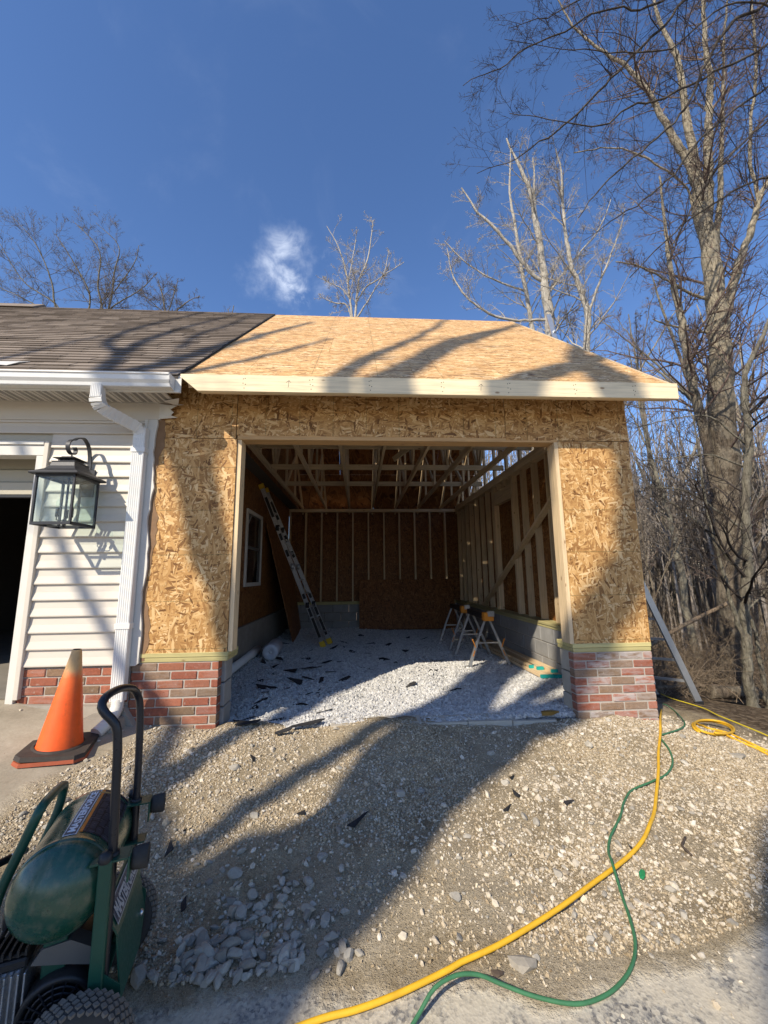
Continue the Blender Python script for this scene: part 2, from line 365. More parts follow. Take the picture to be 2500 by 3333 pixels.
def green_mat():
    m, n = mat('green_tank_paint'); p = n.pos()
    c = n.tone(n.comb(.009, .060, .037), n.noise(p, 9, 5, .6), .25)
    du = n.math('MULTIPLY', n.mr(n.noise(n.vm('MULTIPLY', n.obj(), (3, 30, 30)), 1.2, 5, .65), .44, .72, 0, 1, True), .42)
    c = n.mix(du, c, (.16, .15, .095))
    n.out(c, n.mr(n.noise(p, 30, 4), .3, .7, .20, .38), nrm=n.bump(n.noise(p, 6, 2), .05, .01), spec=.5, Coat_Weight=.25, Coat_Roughness=.2); return m
M_GREEN = green_mat()
M_GREENP = plain('green_bracket', (.010, .062, .040), .42, amt=.3, scale=16)
M_ORANGE = plain('orange_print', (.62, .17, .02), .5)
M_DECALW = plain('decal_white', (.62, .64, .68), .45); M_DECALB = plain('decal_blue', (.035, .05, .085), .45)
def tread_decal():
    m, n = mat('tread_print'); x, y, z = n.sep(n.obj())
    v = n.comb(n.math('MULTIPLY', x, 26), n.math('MULTIPLY', y, 30), 0.)
    v = n.vm('ADD', v, n.vm('MULTIPLY', n.noise(n.obj(), 60, 2, .5, out=1), (.35, .35, 0)))
    br = n.add('ShaderNodeTexBrick', {'Vector': v, 'Color1': (.020, .021, .030, 1), 'Color2': (.030, .030, .040, 1), 'Mortar': (.003, .003, .004, 1), 'Scale': 1., 'Mortar Size': .06, 'Brick Width': 1.1, 'Row Height': .62})
    ln = n.math('MULTIPLY', n.math('LESS_THAN', n.math('FRACT', n.math('MULTIPLY', x, 95)), .16), n.mr(n.noise(n.obj(), 55, 1), .52, .6, 0, .55))
    n.out(n.mix(ln, br.outputs[0], (.16, .16, .19)), .6); return m
M_TREADP = tread_decal()
def cone_mat():
    m, n = mat('cone_orange'); x, y, z = n.sep(n.obj()); p = n.pos()
    t = n.math('ADD', n.math('MULTIPLY', n.math('SUBTRACT', n.noise(p, 16, 4), .5), .10), z)
    c = n.mix(n.mr(t, .50, .585, 0, 1, True), (.78, .105, .012), (.52, .36, .17))
    c = n.mix(n.mr(t, .36, .53, 0, .22), c, (.66, .30, .10))
    c = n.tone(c, n.noise(p, 20, 5), .2); c = n.mix(n.mr(n.noise(n.vm('MULTIPLY', p, (1, 1, .5)), 14, 6, .75), .54, .74, 0, .5, True), c, (.20, .07, .025))
    n.out(c, .5, nrm=n.bump(n.noise(p, 200, 2), .08, .001), spec=.4); return m
M_CONE = cone_mat(); M_CONER = plain('cone_red_rim', (.55, .10, .04), .6, amt=.2); M_CONEB = plain('cone_black_base', (.045, .036, .030), .75, amt=.4, scale=18, bump=.3)
M_LANT = plain('lantern_metal', (.035, .036, .040), .5, .3, amt=.15, scale=60, bump=.15)
def glass(name, seeded, tint=(.93, .97, .96)):
    m, n = mat(name); p = n.pos(); nz = n.noise(p, 150, 3, .6)
    tr = n.add('ShaderNodeBsdfTransparent', {'Color': tint}).outputs[0]
    nr = n.bump(nz, .35 if seeded else .0, .003)
    gl = n.add('ShaderNodeBsdfGlossy', {'Roughness': .05, 'Normal': nr}).outputs[0]
    df = n.add('ShaderNodeBsdfDiffuse', {'Color': (.75, .77, .76, 1), 'Normal': nr}).outputs[0]
    lw = n.add('ShaderNodeLayerWeight', {'Blend': .5}).outputs['Facing']
    fr = n.math('ADD', n.math('MULTIPLY', n.math('POWER', lw, 4.), .6), .025, clamp=True)
    a = n.add('ShaderNodeMixShader', {0: fr, 1: tr, 2: gl}).outputs[0]
    if seeded:
        df = n.add('ShaderNodeMixShader', {0: .5, 1: df, 2: n.add('ShaderNodeBsdfTranslucent', {'Color': (.8, .82, .8, 1)}).outputs[0]}).outputs[0]
        sp = n.mr(n.vor(p, 95, 'Distance'), .10, .30, .40, .03)
        a = n.add('ShaderNodeMixShader', {0: n.math('MULTIPLY', sp, n.mr(n.noise(p, 14, 3), .35, .7, .35, 1.)), 1: a, 2: df}).outputs[0]
    n.add('ShaderNodeOutputMaterial', {'Surface': a}); return m
M_SEED, M_GLASS = glass('seeded_glass', True), glass('clear_glass', False)
def window_glass():
    m, n = mat('window_glass'); n.out((.02, .022, .022), .05, spec=.6); return m
M_WGLASS = window_glass()
M_YHOSE = plain('yellow_hose', (.66, .375, .02), .5, amt=.30, scale=16, bump=.1); M_GHOSE = plain('green_hose', (.042, .145, .065), .5, amt=.35, scale=18, bump=.1)
M_ROPE = plain('yellow_rope', (.70, .55, .03), .6, amt=.2, scale=90, bump=.5)
M_YEL = plain('yellow_plastic', (.62, .40, .03), .5); M_ORG = plain('orange_plastic', (.60, .22, .02), .5)
M_TEAL = plain('teal_end_paint', (.012, .33, .30), .65, amt=.15)
M_PVC = plain('white_pipe', (.66, .65, .62), .4, amt=.08); M_POLY = plain('plastic_roll', (.50, .53, .58), .35, amt=.12)
M_GREENSC = plain('green_plastic_scrap', (.02, .22, .08), .5); M_BROWN = plain('brown_stick', (.07, .05, .035), .85)
def bark(name, base, pale, amt, sc=1., high=None):
    m, n = mat(name); p = n.pos()
    f = n.noise(n.vm('MULTIPLY', p, (20*sc, 20*sc, 4*sc)), 1.5, 6, .7, dist=.8)
    c = n.ramp(f, [(.34, tuple(x*.22 for x in base)), (.48, base), (.70, tuple(min(1, x*1.7) for x in base))])
    li = n.mr(n.noise(p, 4.5*sc, 6, .7), .50-amt*.2, .64-amt*.2, 0, 1, True)
    c = n.mix(n.math('MULTIPLY', li, amt), c, n.tone(n.comb(*pale), f, .35))
    if high: c = n.mix(n.math('MULTIPLY', n.mr(n.sep(p)[2], high, high+3.5, 0, .9, True), n.mr(f, .36, .5, .15, 1)), c, n.tone(n.comb(*pale), f, .6))  # pale upper bark, with sunlit top over shaded lower trunk painted in
    n.out(c, .9, nrm=n.bump(f, 1., .05), spec=.15); return m
M_BARK1 = bark('rough_bark', (.105, .082, .060), (.40, .35, .26), .32, .8, 2.6)
M_BARK2 = bark('smooth_bark', (.135, .118, .092), (.30, .28, .21), .45)
M_BARK3 = bark('pale_bark', (.34, .31, .26), (.56, .52, .45), .6)
M_TWIG = bark('twig_bark', (.16, .135, .112), (.28, .25, .21), .3); M_TWIGP = bark('pale_twig', (.38, .34, .29), (.52, .48, .42), .5)
M_TWIGR = bark('reddish_twig', (.20, .14, .115), (.33, .27, .23), .3); M_TWIGD = bark('dark_twig', (.050, .040, .036), (.13, .11, .095), .3); M_BARKD = bark('dark_bark', (.060, .050, .043), (.17, .15, .125), .4)
M_BRUSH = bark('brush_stem', (.17, .125, .085), (.34, .27, .19), .4)

# ------------------------------------------------------------------ ground
def geom_axis(a, b, st, far):
    c = list(np.arange(a, b+1e-6, st)); s = st; x = b
    while x < far: s *= 1.22; x += s; c.append(x)
    s = st; x = a; l = []
    while x > -far: s *= 1.22; x -= s; l.append(x)
    return np.array(l[::-1]+c)
gx, gy = geom_axis(-3.4, 4.6, .04, 150), geom_axis(-3.0, 1.3, .04, 150)
X, Y = np.meshgrid(gx, gy)
DRVB = np.array([(-1.695,0.083),(-1.605,-0.253),(-1.812,-0.632),(-1.933,-0.836),(-1.929,-1.078),(-1.938,-1.185),(-1.953,-1.370)]); ASPB = np.array([(-1.925,-1.638),(-1.502,-1.693),(-1.128,-1.831),(-0.746,-1.968),(-0.551,-1.965),(-0.239,-1.937),(-0.097,-1.980),(0.143,-1.971),(0.360,-1.941),(0.531,-2.020),(0.670,-2.060),(0.913,-1.972),(1.123,-1.964),(1.338,-1.936),(1.602,-1.868),(1.921,-1.770),(2.971,-1.525)])
def side_drive(x, y):      # >0 on the concrete apron
    b = np.interp(y, DRVB[::-1, 1], DRVB[::-1, 0]); return b-x
def side_asph(x, y):       # >0 on the asphalt strip
    return np.interp(x, ASPB[:, 0], ASPB[:, 1])-y
Z = gz(X, Y)
wob = (vnoise(X+50, Y+50, .9, 1)-.5)*.12+(vnoise(X+50, Y+50, 3., 2)-.5)*.05
near = np.exp(-(np.maximum(0, np.abs(X-.5)-5)**2+np.maximum(0, np.abs(Y+1)-3)**2))
dirt = np.clip(side_drive(X, Y)*-6, 0, 1)*np.clip(-side_asph(X, Y)*6, 0, 1)*near
Z = Z+dirt*((vnoise(X+60, Y+60, 2.2, 3)-.5)*.05+(vnoise(X+60, Y+60, 7, 4)-.5)*.022+(vnoise(X+60, Y+60, 17, 5)-.5)*.012)
wd = np.clip((X-3.3+Y*.1)/2, 0, 1)
Z = Z+wd*((vnoise(X+70, Y+70, .35, 6)-.5)*.35+(vnoise(X+70, Y+70, 1.5, 7)-.5)*.12)
inside = (X > -1.78) & (X < 2.5) & (Y > .16) & (Y < 6.7)
Z = np.where(inside, -1.45, Z)
house_in = (X < -2.0) & (Y > .1) & (Y < 7) & (X > -8); Z = np.where(house_in, -1.3, Z)
nx, ny = len(gx), len(gy)
V = np.stack([X, Y, Z], -1).reshape(-1, 3)
idx = np.arange(nx*ny).reshape(ny, nx)
F = np.stack([idx[:-1, :-1], idx[:-1, 1:], idx[1:, 1:], idx[1:, :-1]], -1).reshape(-1, 4)
fc = V[F].mean(1)
fd, fa = side_drive(fc[:, 0]+.0, fc[:, 1]) > .0, side_asph(fc[:, 0], fc[:, 1]) > 0
fd &= (fc[:, 1] < .2) & (fc[:, 0] < -1.55); fa &= ~fd & (fc[:, 1] > -30) & (np.abs(fc[:, 0]) < 30)
def dirt_color(n, p):
    x, y, z = n.sep(p)
    big = n.noise(p, 1.3, 5, .6); mid = n.noise(p, 7, 6, .7); fine = n.noise(p, 60, 6, .8)
    c = n.ramp(n.math('ADD', n.math('MULTIPLY', mid, .5), n.math('MULTIPLY', fine, .5)), [(.30, (.10, .070, .038)), (.45, (.335, .262, .16)), (.58, (.475, .388, .258)), (.78, (.62, .535, .40))])
    c = n.mix(n.mr(big, .42, .64, 0, .55, True), c, n.tone(n.comb(.52, .44, .315), fine, .6))
    g1 = n.vor(p, 95, 'Distance'); gr = n.mr(g1, .10, .32, 1, 0, True)
    rc = n.vor(p, 95, 'Color'); k = n.mr(n.sep(rc)[0], .40, .5, 0, 1)
    c = n.mix(n.math('MULTIPLY', n.math('MULTIPLY', gr, k), .8), c, n.mix(n.sep(rc)[1], (.40, .32, .22), (.64, .58, .48)))
    g2 = n.vor(p, 230, 'Distance'); c = n.tone(c, n.math('SUBTRACT', 1, g2), .4)
    lf = n.mr(n.math('ADD', n.math('ADD', x, n.math('MULTIPLY', y, .15)), n.math('MULTIPLY', n.noise(p, 1.8, 5, .6), 1.6)), 4.4, 5.3, 0, 1, True)
    lb = n.mr(y, 1.2, 2.2, 0, 1, True); lf = n.math('MAXIMUM', lf, lb)
    lc = n.ramp(n.sep(n.vor(p, 22, 'Color'))[0], [(0, (.055, .038, .024)), (.5, (.12, .085, .052)), (.85, (.19, .14, .09)), (1, (.26, .20, .13))])
    c = n.mix(lf, c, n.tone(lc, mid, .3))
    h = n.math('ADD', n.math('MULTIPLY', fine, .7), n.math('ADD', n.math('MULTIPLY', gr, .35), n.math('MULTIPLY', mid, .8)))
    return c, h
def ground_nodes(kind):
    m, n = mat(kind+'_surface'); p = n.pos()
    dc, dh = dirt_color(n, p); col, hh = dc, n.math('MULTIPLY', dh, .030)
    if kind != 'ground':
        e = n.add('ShaderNodeAttribute', attribute_name='edge').outputs['Fac']
        e = n.math('ADD', e, n.math('MULTIPLY', n.math('SUBTRACT', n.noise(p, 6, 6, .7), .5), .22))
        f = n.mr(e, .03, .13 if kind == 'asphalt' else .20, 0, 1, True)
        if kind == 'driveway':
            c = n.ramp(n.noise(p, 2.2, 7, .68), [(.3, (.24, .205, .15)), (.5, (.34, .295, .225)), (.7, (.43, .38, .30))])
            c = n.tone(c, n.noise(p, 60, 5, .7), .25)
            c = n.mix(n.mr(n.vor(p, 80, 'Distance'), .08, .2, .35, 0), c, (.14, .12, .09)); h2 = n.noise(p, 70, 5, .75)
        else:
            a = n.noise(p, 3.4, 6, .65)
            ag = n.ramp(n.sep(n.vor(p, 85, 'Color'))[0], [(0, (.07, .07, .075)), (.35, (.16, .157, .15)), (.7, (.29, .27, .23)), (1, (.42, .39, .32))])
            dust = n.mr(n.math('ADD', a, n.math('MULTIPLY', n.noise(p, 45, 5, .75), .7)), .66, .94, 0, 1, True)
            c = n.mix(n.math('MULTIPLY', dust, .85), ag, (.48, .425, .325)); h2 = n.math('ADD', n.vor(p, 85, 'Distance'), n.noise(p, 120, 3))
        col = n.mix(f, dc, c); hh = n.math('ADD', n.math('MULTIPLY', hh, n.math('SUBTRACT', 1, f)), n.math('MULTIPLY', n.math('MULTIPLY', h2, .0012), f))
    n.out(col, .95, nrm=n.bump(hh, 1., 1.), spec=.12)
    return m
for nm, sel in (('ground', ~fd & ~fa), ('driveway', fd), ('asphalt', fa)):
    f = F[sel]; u, inv = np.unique(f, return_inverse=True)
    o = link(nm, np_mesh(nm, V[u], inv.reshape(-1, 4), ground_nodes(nm))); tag(o, kind='structure')
    if nm != 'ground':
        ed_ = side_asph(V[u, 0], V[u, 1]) if nm == 'asphalt' else np.minimum(side_drive(V[u, 0], V[u, 1])+.02, 9)
        at_ = o.data.attributes.new('edge', 'FLOAT', 'POINT'); at_.data.foreach_set('value', ed_.astype(np.float32))
def gzt(x, y):            # height of the built ground (nearest grid point)
    i = np.clip(np.searchsorted(gx, x), 1, nx-1); j = np.clip(np.searchsorted(gy, y), 1, ny-1)
    u = np.clip((x-gx[i-1])/(gx[i]-gx[i-1]), 0, 1); v = np.clip((y-gy[j-1])/(gy[j]-gy[j-1]), 0, 1)
    return (Z[j-1, i-1]*(1-u)+Z[j-1, i]*u)*(1-v)+(Z[j, i-1]*(1-u)+Z[j, i]*u)*v

# rocks merged in bulk
def rock_variants(k, flat=.62, sub=1):
    out = []
    for s in range(k):
        bm = bmesh.new(); bmesh.ops.create_icosphere(bm, subdivisions=sub, radius=1)
        r = np.random.default_rng(s); v = np.array([q.co[:] for q in bm.verts]); f = np.array([[q.index for q in p.verts] for p in bm.faces]); bm.free()
        if sub == 1: v = v*(1+r.uniform(-.28, .28, (len(v), 1)))+r.uniform(-.16, .16, v.shape)
        else:          # cut flat facets off a ball, like broken limestone
            for _ in range(9):
                nn = r.normal(0, 1, 3); nn /= np.linalg.norm(nn); dd = r.uniform(.42, .78); h_ = v @ nn; v = v-np.clip(h_-dd, 0, None)[:, None]*nn
            v = v*1.3+r.uniform(-.012, .012, v.shape)
        v *= np.array([r.uniform(.9, 1.25), r.uniform(.65, .95), flat*r.uniform(.8, 1.2)])
        out.append((v, f))
    return out
RV = RV0 = rock_variants(10); RVF = rock_variants(10, .7, 2)
RVC = []
for s in range(12):
    r = np.random.default_rng(50+s); v = np.array([(x, y, z) for z in (-1, 1) for y in (-1, 1) for x in (-1, 1)], float)*np.array([1.05, .8, .62])+r.uniform(-.42, .42, (8, 3))
    RVC.append((v, np.array([(0, 2, 3), (0, 3, 1), (4, 5, 7), (4, 7, 6), (0, 1, 5), (0, 5, 4), (2, 6, 7), (2, 7, 3), (0, 4, 6), (0, 6, 2), (1, 3, 7), (1, 7, 5)])))
def scatter(name, P, S, m, tilt=.5, smooth=False, RV=None):
    RV = RV or RV0
    vs, fs, o = [], [], 0; r = rng
    kind = r.integers(0, len(RV), len(P))
    for q in range(len(RV)):
        sel = np.where(kind == q)[0]
        if not len(sel): continue
        v, f = RV[q]; a = r.uniform(0, 2*np.pi, len(sel)); t = r.normal(0, tilt, (len(sel), 2))
        ca, sa = np.cos(a), np.sin(a); Rm = np.zeros((len(sel), 3, 3)); Rm[:, 0, 0] = ca; Rm[:, 0, 1] = -sa; Rm[:, 1, 0] = sa; Rm[:, 1, 1] = ca; Rm[:, 2, 2] = 1
        cx, sx = np.cos(t[:, 0]), np.sin(t[:, 0]); Rx = np.zeros_like(Rm); Rx[:, 0, 0] = 1; Rx[:, 1, 1] = cx; Rx[:, 1, 2] = -sx; Rx[:, 2, 1] = sx; Rx[:, 2, 2] = cx
        W = np.einsum('nij,njk->nik', Rm, Rx)
        vv = np.einsum('nij,kj->nki', W, v)*S[sel][:, None, None]+P[sel][:, None, :]
        vs.append(vv.reshape(-1, 3)); fs.append((f[None]+(np.arange(len(sel))*len(v))[:, None, None]).reshape(-1, 3)+o); o += len(sel)*len(v)
    ob = link(name, np_mesh(name, np.concatenate(vs), np.concatenate(fs), m, smooth)); return ob
# the same, as instances on points (geometry nodes), for grit nobody could count
def gn_scatter(name, P, S, m, tilt, variants):
    src = bpy.data.collections.new(name+'_sources')
    for q, (v, f) in enumerate(variants):
        src.objects.link(bpy.data.objects.new(name+'_source', np_mesh(name+'_source', v, f, m, False)))
    me = bpy.data.meshes.new(name); me.vertices.add(len(P)); me.vertices.foreach_set('co', P.astype(np.float32).ravel())
    a_ = me.attributes.new('size', 'FLOAT', 'POINT'); a_.data.foreach_set('value', S.astype(np.float32))
    rt = np.stack([rng.normal(0, tilt, len(P)), rng.normal(0, tilt, len(P)), rng.uniform(0, 6.28, len(P))], -1)
    a_ = me.attributes.new('turn', 'FLOAT_VECTOR', 'POINT'); a_.data.foreach_set('vector', rt.astype(np.float32).ravel())
    me.materials.append(m); o = link(name, me)
    ng = bpy.data.node_groups.new(name+'_nodes', 'GeometryNodeTree')
    ng.interface.new_socket('Geometry', in_out='INPUT', socket_type='NodeSocketGeometry'); ng.interface.new_socket('Geometry', in_out='OUTPUT', socket_type='NodeSocketGeometry')
    gi, go = ng.nodes.new('NodeGroupInput'), ng.nodes.new('NodeGroupOutput'); ip = ng.nodes.new('GeometryNodeInstanceOnPoints'); ci = ng.nodes.new('GeometryNodeCollectionInfo')
    ci.inputs['Collection'].default_value = src; ci.inputs['Separate Children'].default_value = True; ci.inputs['Reset Children'].default_value = True
    n1 = ng.nodes.new('GeometryNodeInputNamedAttribute'); n1.data_type = 'FLOAT'; n1.inputs['Name'].default_value = 'size'
    n2 = ng.nodes.new('GeometryNodeInputNamedAttribute'); n2.data_type = 'FLOAT_VECTOR'; n2.inputs['Name'].default_value = 'turn'
    ip.inputs['Pick Instance'].default_value = True; L_ = ng.links.new
    L_(gi.outputs[0], ip.inputs['Points']); L_(ci.outputs[0], ip.inputs['Instance']); L_(n1.outputs[0], ip.inputs['Scale']); L_(n2.outputs[0], ip.inputs['Rotation']); L_(ip.outputs[0], go.inputs[0])
    o.modifiers.new('scatter', 'NODES').node_group = ng; return o
# crushed limestone floor inside the garage
fx = np.linspace(-1.80, 2.52, 90); fy = np.linspace(.02, 6.72, 130)
FX, FY = np.meshgrid(fx, fy)
def floorz(x, y): return -1.305+(vnoise(x+40, y+40, 1.1, 11)-.5)*.07+(vnoise(x+40, y+40, 4, 12)-.5)*.02+.02*np.exp(-((y-.1)/.3)**2)
fz = floorz(FX, FY)-.012
ii = np.arange(FX.size).reshape(FX.shape)
mm, n = mat('gravel_bed'); p = n.pos(); c = n.ramp(n.sep(n.vor(p, 45, 'Color'))[0], [(0, (.20, .20, .20)), (1, (.50, .50, .49))]); c = n.vm('MULTIPLY', c, n.comb(*[n.mr(n.vor(p, 45, 'Distance'), .2, .7, 1, .35)]*3)); n.out(c, .9, nrm=n.bump(n.vor(p, 45), -.8, .02))
o = link('garage_floor', np_mesh('garage_floor', np.stack([FX, FY, fz], -1).reshape(-1, 3), np.stack([ii[:-1, :-1], ii[:-1, 1:], ii[1:, 1:], ii[1:, :-1]], -1).reshape(-1, 4), mm)); tag(o, kind='structure')
k = 60000
yy = .05+6.6*rng.random(k)**1.35; xx = rng.uniform(-1.77, 2.5, k)
ss = rng.uniform(.0075, .0165, k)*(1+.25*(yy/6.6))
P = np.stack([xx, yy, floorz(xx, yy)+ss*.25], -1)
tag(gn_scatter('gravel', P, ss, M_GRAVEL, 1.2, RVC), 'white crushed limestone gravel covering the garage floor', 'gravel', kind='stuff')
# pebbles in the dirt outside
def dens(x, y):
    d_ = .30+.9*np.clip((vnoise(x+80, y+80, 1.6, 21)-.48)*3, 0, 1)
    for cx, cy, rx, ry, kd in [(-0.415, -1.777, 0.172, 0.146, 'big'), (-0.581, -1.931, 0.103, 0.051, 'big'), (-0.308, -1.933, 0.122, 0.069, 'big'), (-1.667, -0.719, 0.234, 0.186, 'mid'), (-1.63, -0.052, 0.297, 0.216, 'mid'), (2.134, -0.251, 0.423, 0.206, 'mid'), (1.666, -1.347, 0.523, 0.496, 'sm'), (0.928, -1.815, 0.297, 0.127, 'mid'), (0.993, -1.485, 0.285, 0.18, 'mid'), (-0.922, -0.518, 0.497, 0.365, 'sm'), (2.335, -0.945, 0.561, 0.429, 'sm'), (0.564, -1.302, 0.509, 0.499, 'few'), (-1.8, -1.176, 0.141, 0.099, 'mid'), (1.233, -1.872, 0.175, 0.1, 'mid'), (1.493, -0.926, 0.364, 0.231, 'sm'), (-0.971, -0.825, 0.237, 0.235, 'sm')]:
        g = np.exp(-((x-cx)/max(rx, .06))**2-((y-cy)/max(ry, .06))**2); d_ = d_+g*{'big': 1.2, 'mid': 2.4, 'sm': 1.6, 'few': .3}[kd]
    d_ = d_+2.2*np.exp(-((y+.12)/.16)**2)*((x > 1.6) | (x < -1.0))
    d_ = d_*np.where(side_asph(x, y) > -.05, .10, 1)*np.where(side_drive(x, y) > .12, .015, 1)
    d_ = d_*np.clip(1-(x+y*.2-3.3)/.9, .08, 1)
    return d_
k = 105000
xx = rng.uniform(-3.0, 4.6, k); yy = -2.6+3.2*rng.random(k)
ok = (rng.random(k)*3.0 < dens(xx, yy)) & ~((yy > -.02) & (xx > -1.95) & (xx < -1.15)) & ~((yy > -.02) & (xx > 1.97) & (xx < 2.72)) & ~((yy > .1) & (xx < 2.75)) & ~((xx < -1.9) & (yy > -.03))
xx, yy = xx[ok], yy[ok]
ss = np.exp(rng.normal(-5.35, .55, len(xx))); ss = np.clip(ss, .0028, .024)
P = np.stack([xx, yy, gzt(xx, yy)+ss*.22], -1)
tag(gn_scatter('pebbles', P, ss, M_PEBBLE, .5, RV0), 'loose limestone chips and grit strewn over the brown dirt fill', 'pebbles', kind='stuff')
k = 170000
xx = rng.uniform(-2.2, 3.6, k); yy = -2.4+2.9*rng.random(k)
dn = .16+1.5*np.clip((vnoise(xx+90, yy+90, 1.9, 31)*.65+vnoise(xx+90, yy+90, 5.5, 32)*.35-.40)*4.0, 0, 1)
ok = (rng.random(k)*1.75 < dn*np.clip(1-(xx+yy*.2-3.0)/.7, .05, 1)) & (side_asph(xx, yy) < .02) & (side_drive(xx, yy) < .05) & ~((yy > -.02) & ((xx < -1.15) | (xx > 1.97))) & (yy < .03)
xx, yy = xx[ok], yy[ok]; ss = np.clip(np.exp(rng.normal(-5.75, .38, len(xx))), .0018, .008)
tag(gn_scatter('grit', np.stack([xx, yy, gzt(xx, yy)+ss*.2], -1), ss, M_GRIT, .9, RVC), 'fine brown grit and stone chips covering the dirt in front of the garage', 'grit', kind='stuff')
# the larger stones: heaps of pale rock by the compressor, and along the hoses
bx, by, bs = [], [], []
for cx, cy, rx, ry, kd in [(-0.415, -1.777, 0.172, 0.146, 'big'), (-0.581, -1.931, 0.103, 0.051, 'big'), (-0.308, -1.933, 0.122, 0.069, 'big'), (-1.667, -0.719, 0.234, 0.186, 'mid'), (-1.63, -0.052, 0.297, 0.216, 'mid'), (2.134, -0.251, 0.423, 0.206, 'mid'), (1.666, -1.347, 0.523, 0.496, 'sm'), (0.928, -1.815, 0.297, 0.127, 'mid'), (0.993, -1.485, 0.285, 0.18, 'mid'), (-0.922, -0.518, 0.497, 0.365, 'sm'), (2.335, -0.945, 0.561, 0.429, 'sm'), (0.564, -1.302, 0.509, 0.499, 'few'), (-1.8, -1.176, 0.141, 0.099, 'mid'), (1.233, -1.872, 0.175, 0.1, 'mid'), (1.493, -0.926, 0.364, 0.231, 'sm'), (-0.971, -0.825, 0.237, 0.235, 'sm')]:
    q = {'big': 105, 'mid': 26, 'sm': 16, 'few': 8}[kd]
    bx.append(rng.normal(cx, rx*1.05, q)); by.append(rng.normal(cy, ry*1.05, q)); bs.append(np.clip(np.exp(rng.normal(-4.15 if kd == 'big' else -4.5, .42, q)), .007, .034))
q = 150; bx.append(rng.uniform(-1.2, 2.6, q)); by.append(rng.uniform(-2.0, -.2, q)); bs.append(np.clip(np.exp(rng.normal(-4.45, .35, q)), .008, .026))
bx, by, bs = map(np.concatenate, (bx, by, bs)); ok = (side_asph(bx, by) < .03) & (by < -.06) & (side_drive(bx, by) < .2); bx, by, bs = bx[ok], by[ok], bs[ok]
HPTS = np.concatenate([np.array(spline(l, .03))[:, :2] for l in ([(3.444,0.965,-1.552),(2.699,-0.024,-1.314),(2.491,-0.291,-1.317),(2.258,-0.569,-1.338),(2.081,-0.794,-1.360),(1.890,-1.021,-1.382),(1.711,-1.230,-1.399),(1.536,-1.397,-1.409),(1.394,-1.495,-1.413),(1.234,-1.588,-1.416),(1.058,-1.681,-1.419),(0.887,-1.774,-1.421),(0.719,-1.855,-1.424),(0.534,-1.937,-1.426),(0.375,-1.991,-1.428),(0.326,-2.014,-1.428),(0.140,-2.081,-1.431),(-0.008,-2.122,-1.432),(-0.129,-2.142,-1.433),(-0.314,-2.191,-1.436)], [(3.778,1.372,-1.618),(3.757,1.268,-1.608),(3.584,0.927,-1.569),(3.040,0.124,-1.404),(2.790,-0.142,-1.342),(2.576,-0.264,-1.328),(2.473,-0.314,-1.324),(2.433,-0.379,-1.330),(2.371,-0.536,-1.347),(2.255,-0.705,-1.362),(2.102,-0.835,-1.371),(1.937,-0.912,-1.375),(1.755,-0.987,-1.381),(1.614,-1.111,-1.393),(1.495,-1.251,-1.403),(1.345,-1.389,-1.410),(1.277,-1.478,-1.414),(1.236,-1.571,-1.400),(1.178,-1.726,-1.429),(1.128,-1.859,-1.436),(1.082,-1.951,-1.440),(1.018,-2.026,-1.443),(0.934,-2.086,-1.445),(0.838,-2.129,-1.445),(0.730,-2.146,-1.444),(0.598,-2.125,-1.432),(0.479,-2.095,-1.409),(0.416,-2.088,-1.388),(0.337,-2.096,-1.378),(0.256,-2.121,-1.388),(0.198,-2.159,-1.420),(0.133,-2.221,-1.443)])])
ok = np.array([np.min((HPTS[:, 0]-a)**2+(HPTS[:, 1]-b)**2) > (c_+.008)**2 for a, b, c_ in zip(bx, by, bs)]); bx, by, bs = bx[ok], by[ok], bs[ok]*.88
tag(scatter('stone_heap', np.stack([bx, by, gzt(bx, by)+bs*.3], -1), bs, M_ROCK, .6, False, RVF), 'pale broken stones heaped and scattered on the dirt beside the compressor and hoses', 'stones', kind='stuff')

# ------------------------------------------------------------------ brick and block courses
BL, BH, CH = .213, .0615, .0725
brick_me = []
for s in range(6):
    mb = MB().cbox(-BL/2, BL/2, 0, .09, -BH/2, BH/2, .005, .0018); brick_me.append(mb)
def brick_meshes(m): return [b.mesh('brick', m) for b in brick_me]
BM1, BM2 = brick_meshes(M_BRICK), brick_meshes(M_BRICKW)
cut_cache = {}
def lay_bricks(th, x0, x1, ztop, zbot, y, meshes, off, m):
    i = 0; z = ztop-CH/2
    while z+BH/2 > zbot:
        x = x0-(off if i % 2 else 0)*(BL+.011)
        while x < x1:
            a, b = max(x, x0), min(x+BL, x1)
            if b-a > .03:
                if b-a > BL-.002: me = random.choice(meshes)
                else:
                    w = round(b-a, 3); key = (w, m.name)
                    if key not in cut_cache: cut_cache[key] = MB().cbox(-w/2, w/2, 0, .09, -BH/2, BH/2, .005, .0015).mesh('brick', m)
                    me = cut_cache[key]
                th.piece('brick', me, ((a+b)/2, y+random.uniform(-.003, .003), z+random.uniform(-.001, .001)), (0, random.uniform(-.006, .006), 0))
            x += BL+.011
        z -= CH; i += 1
block_cache = {}
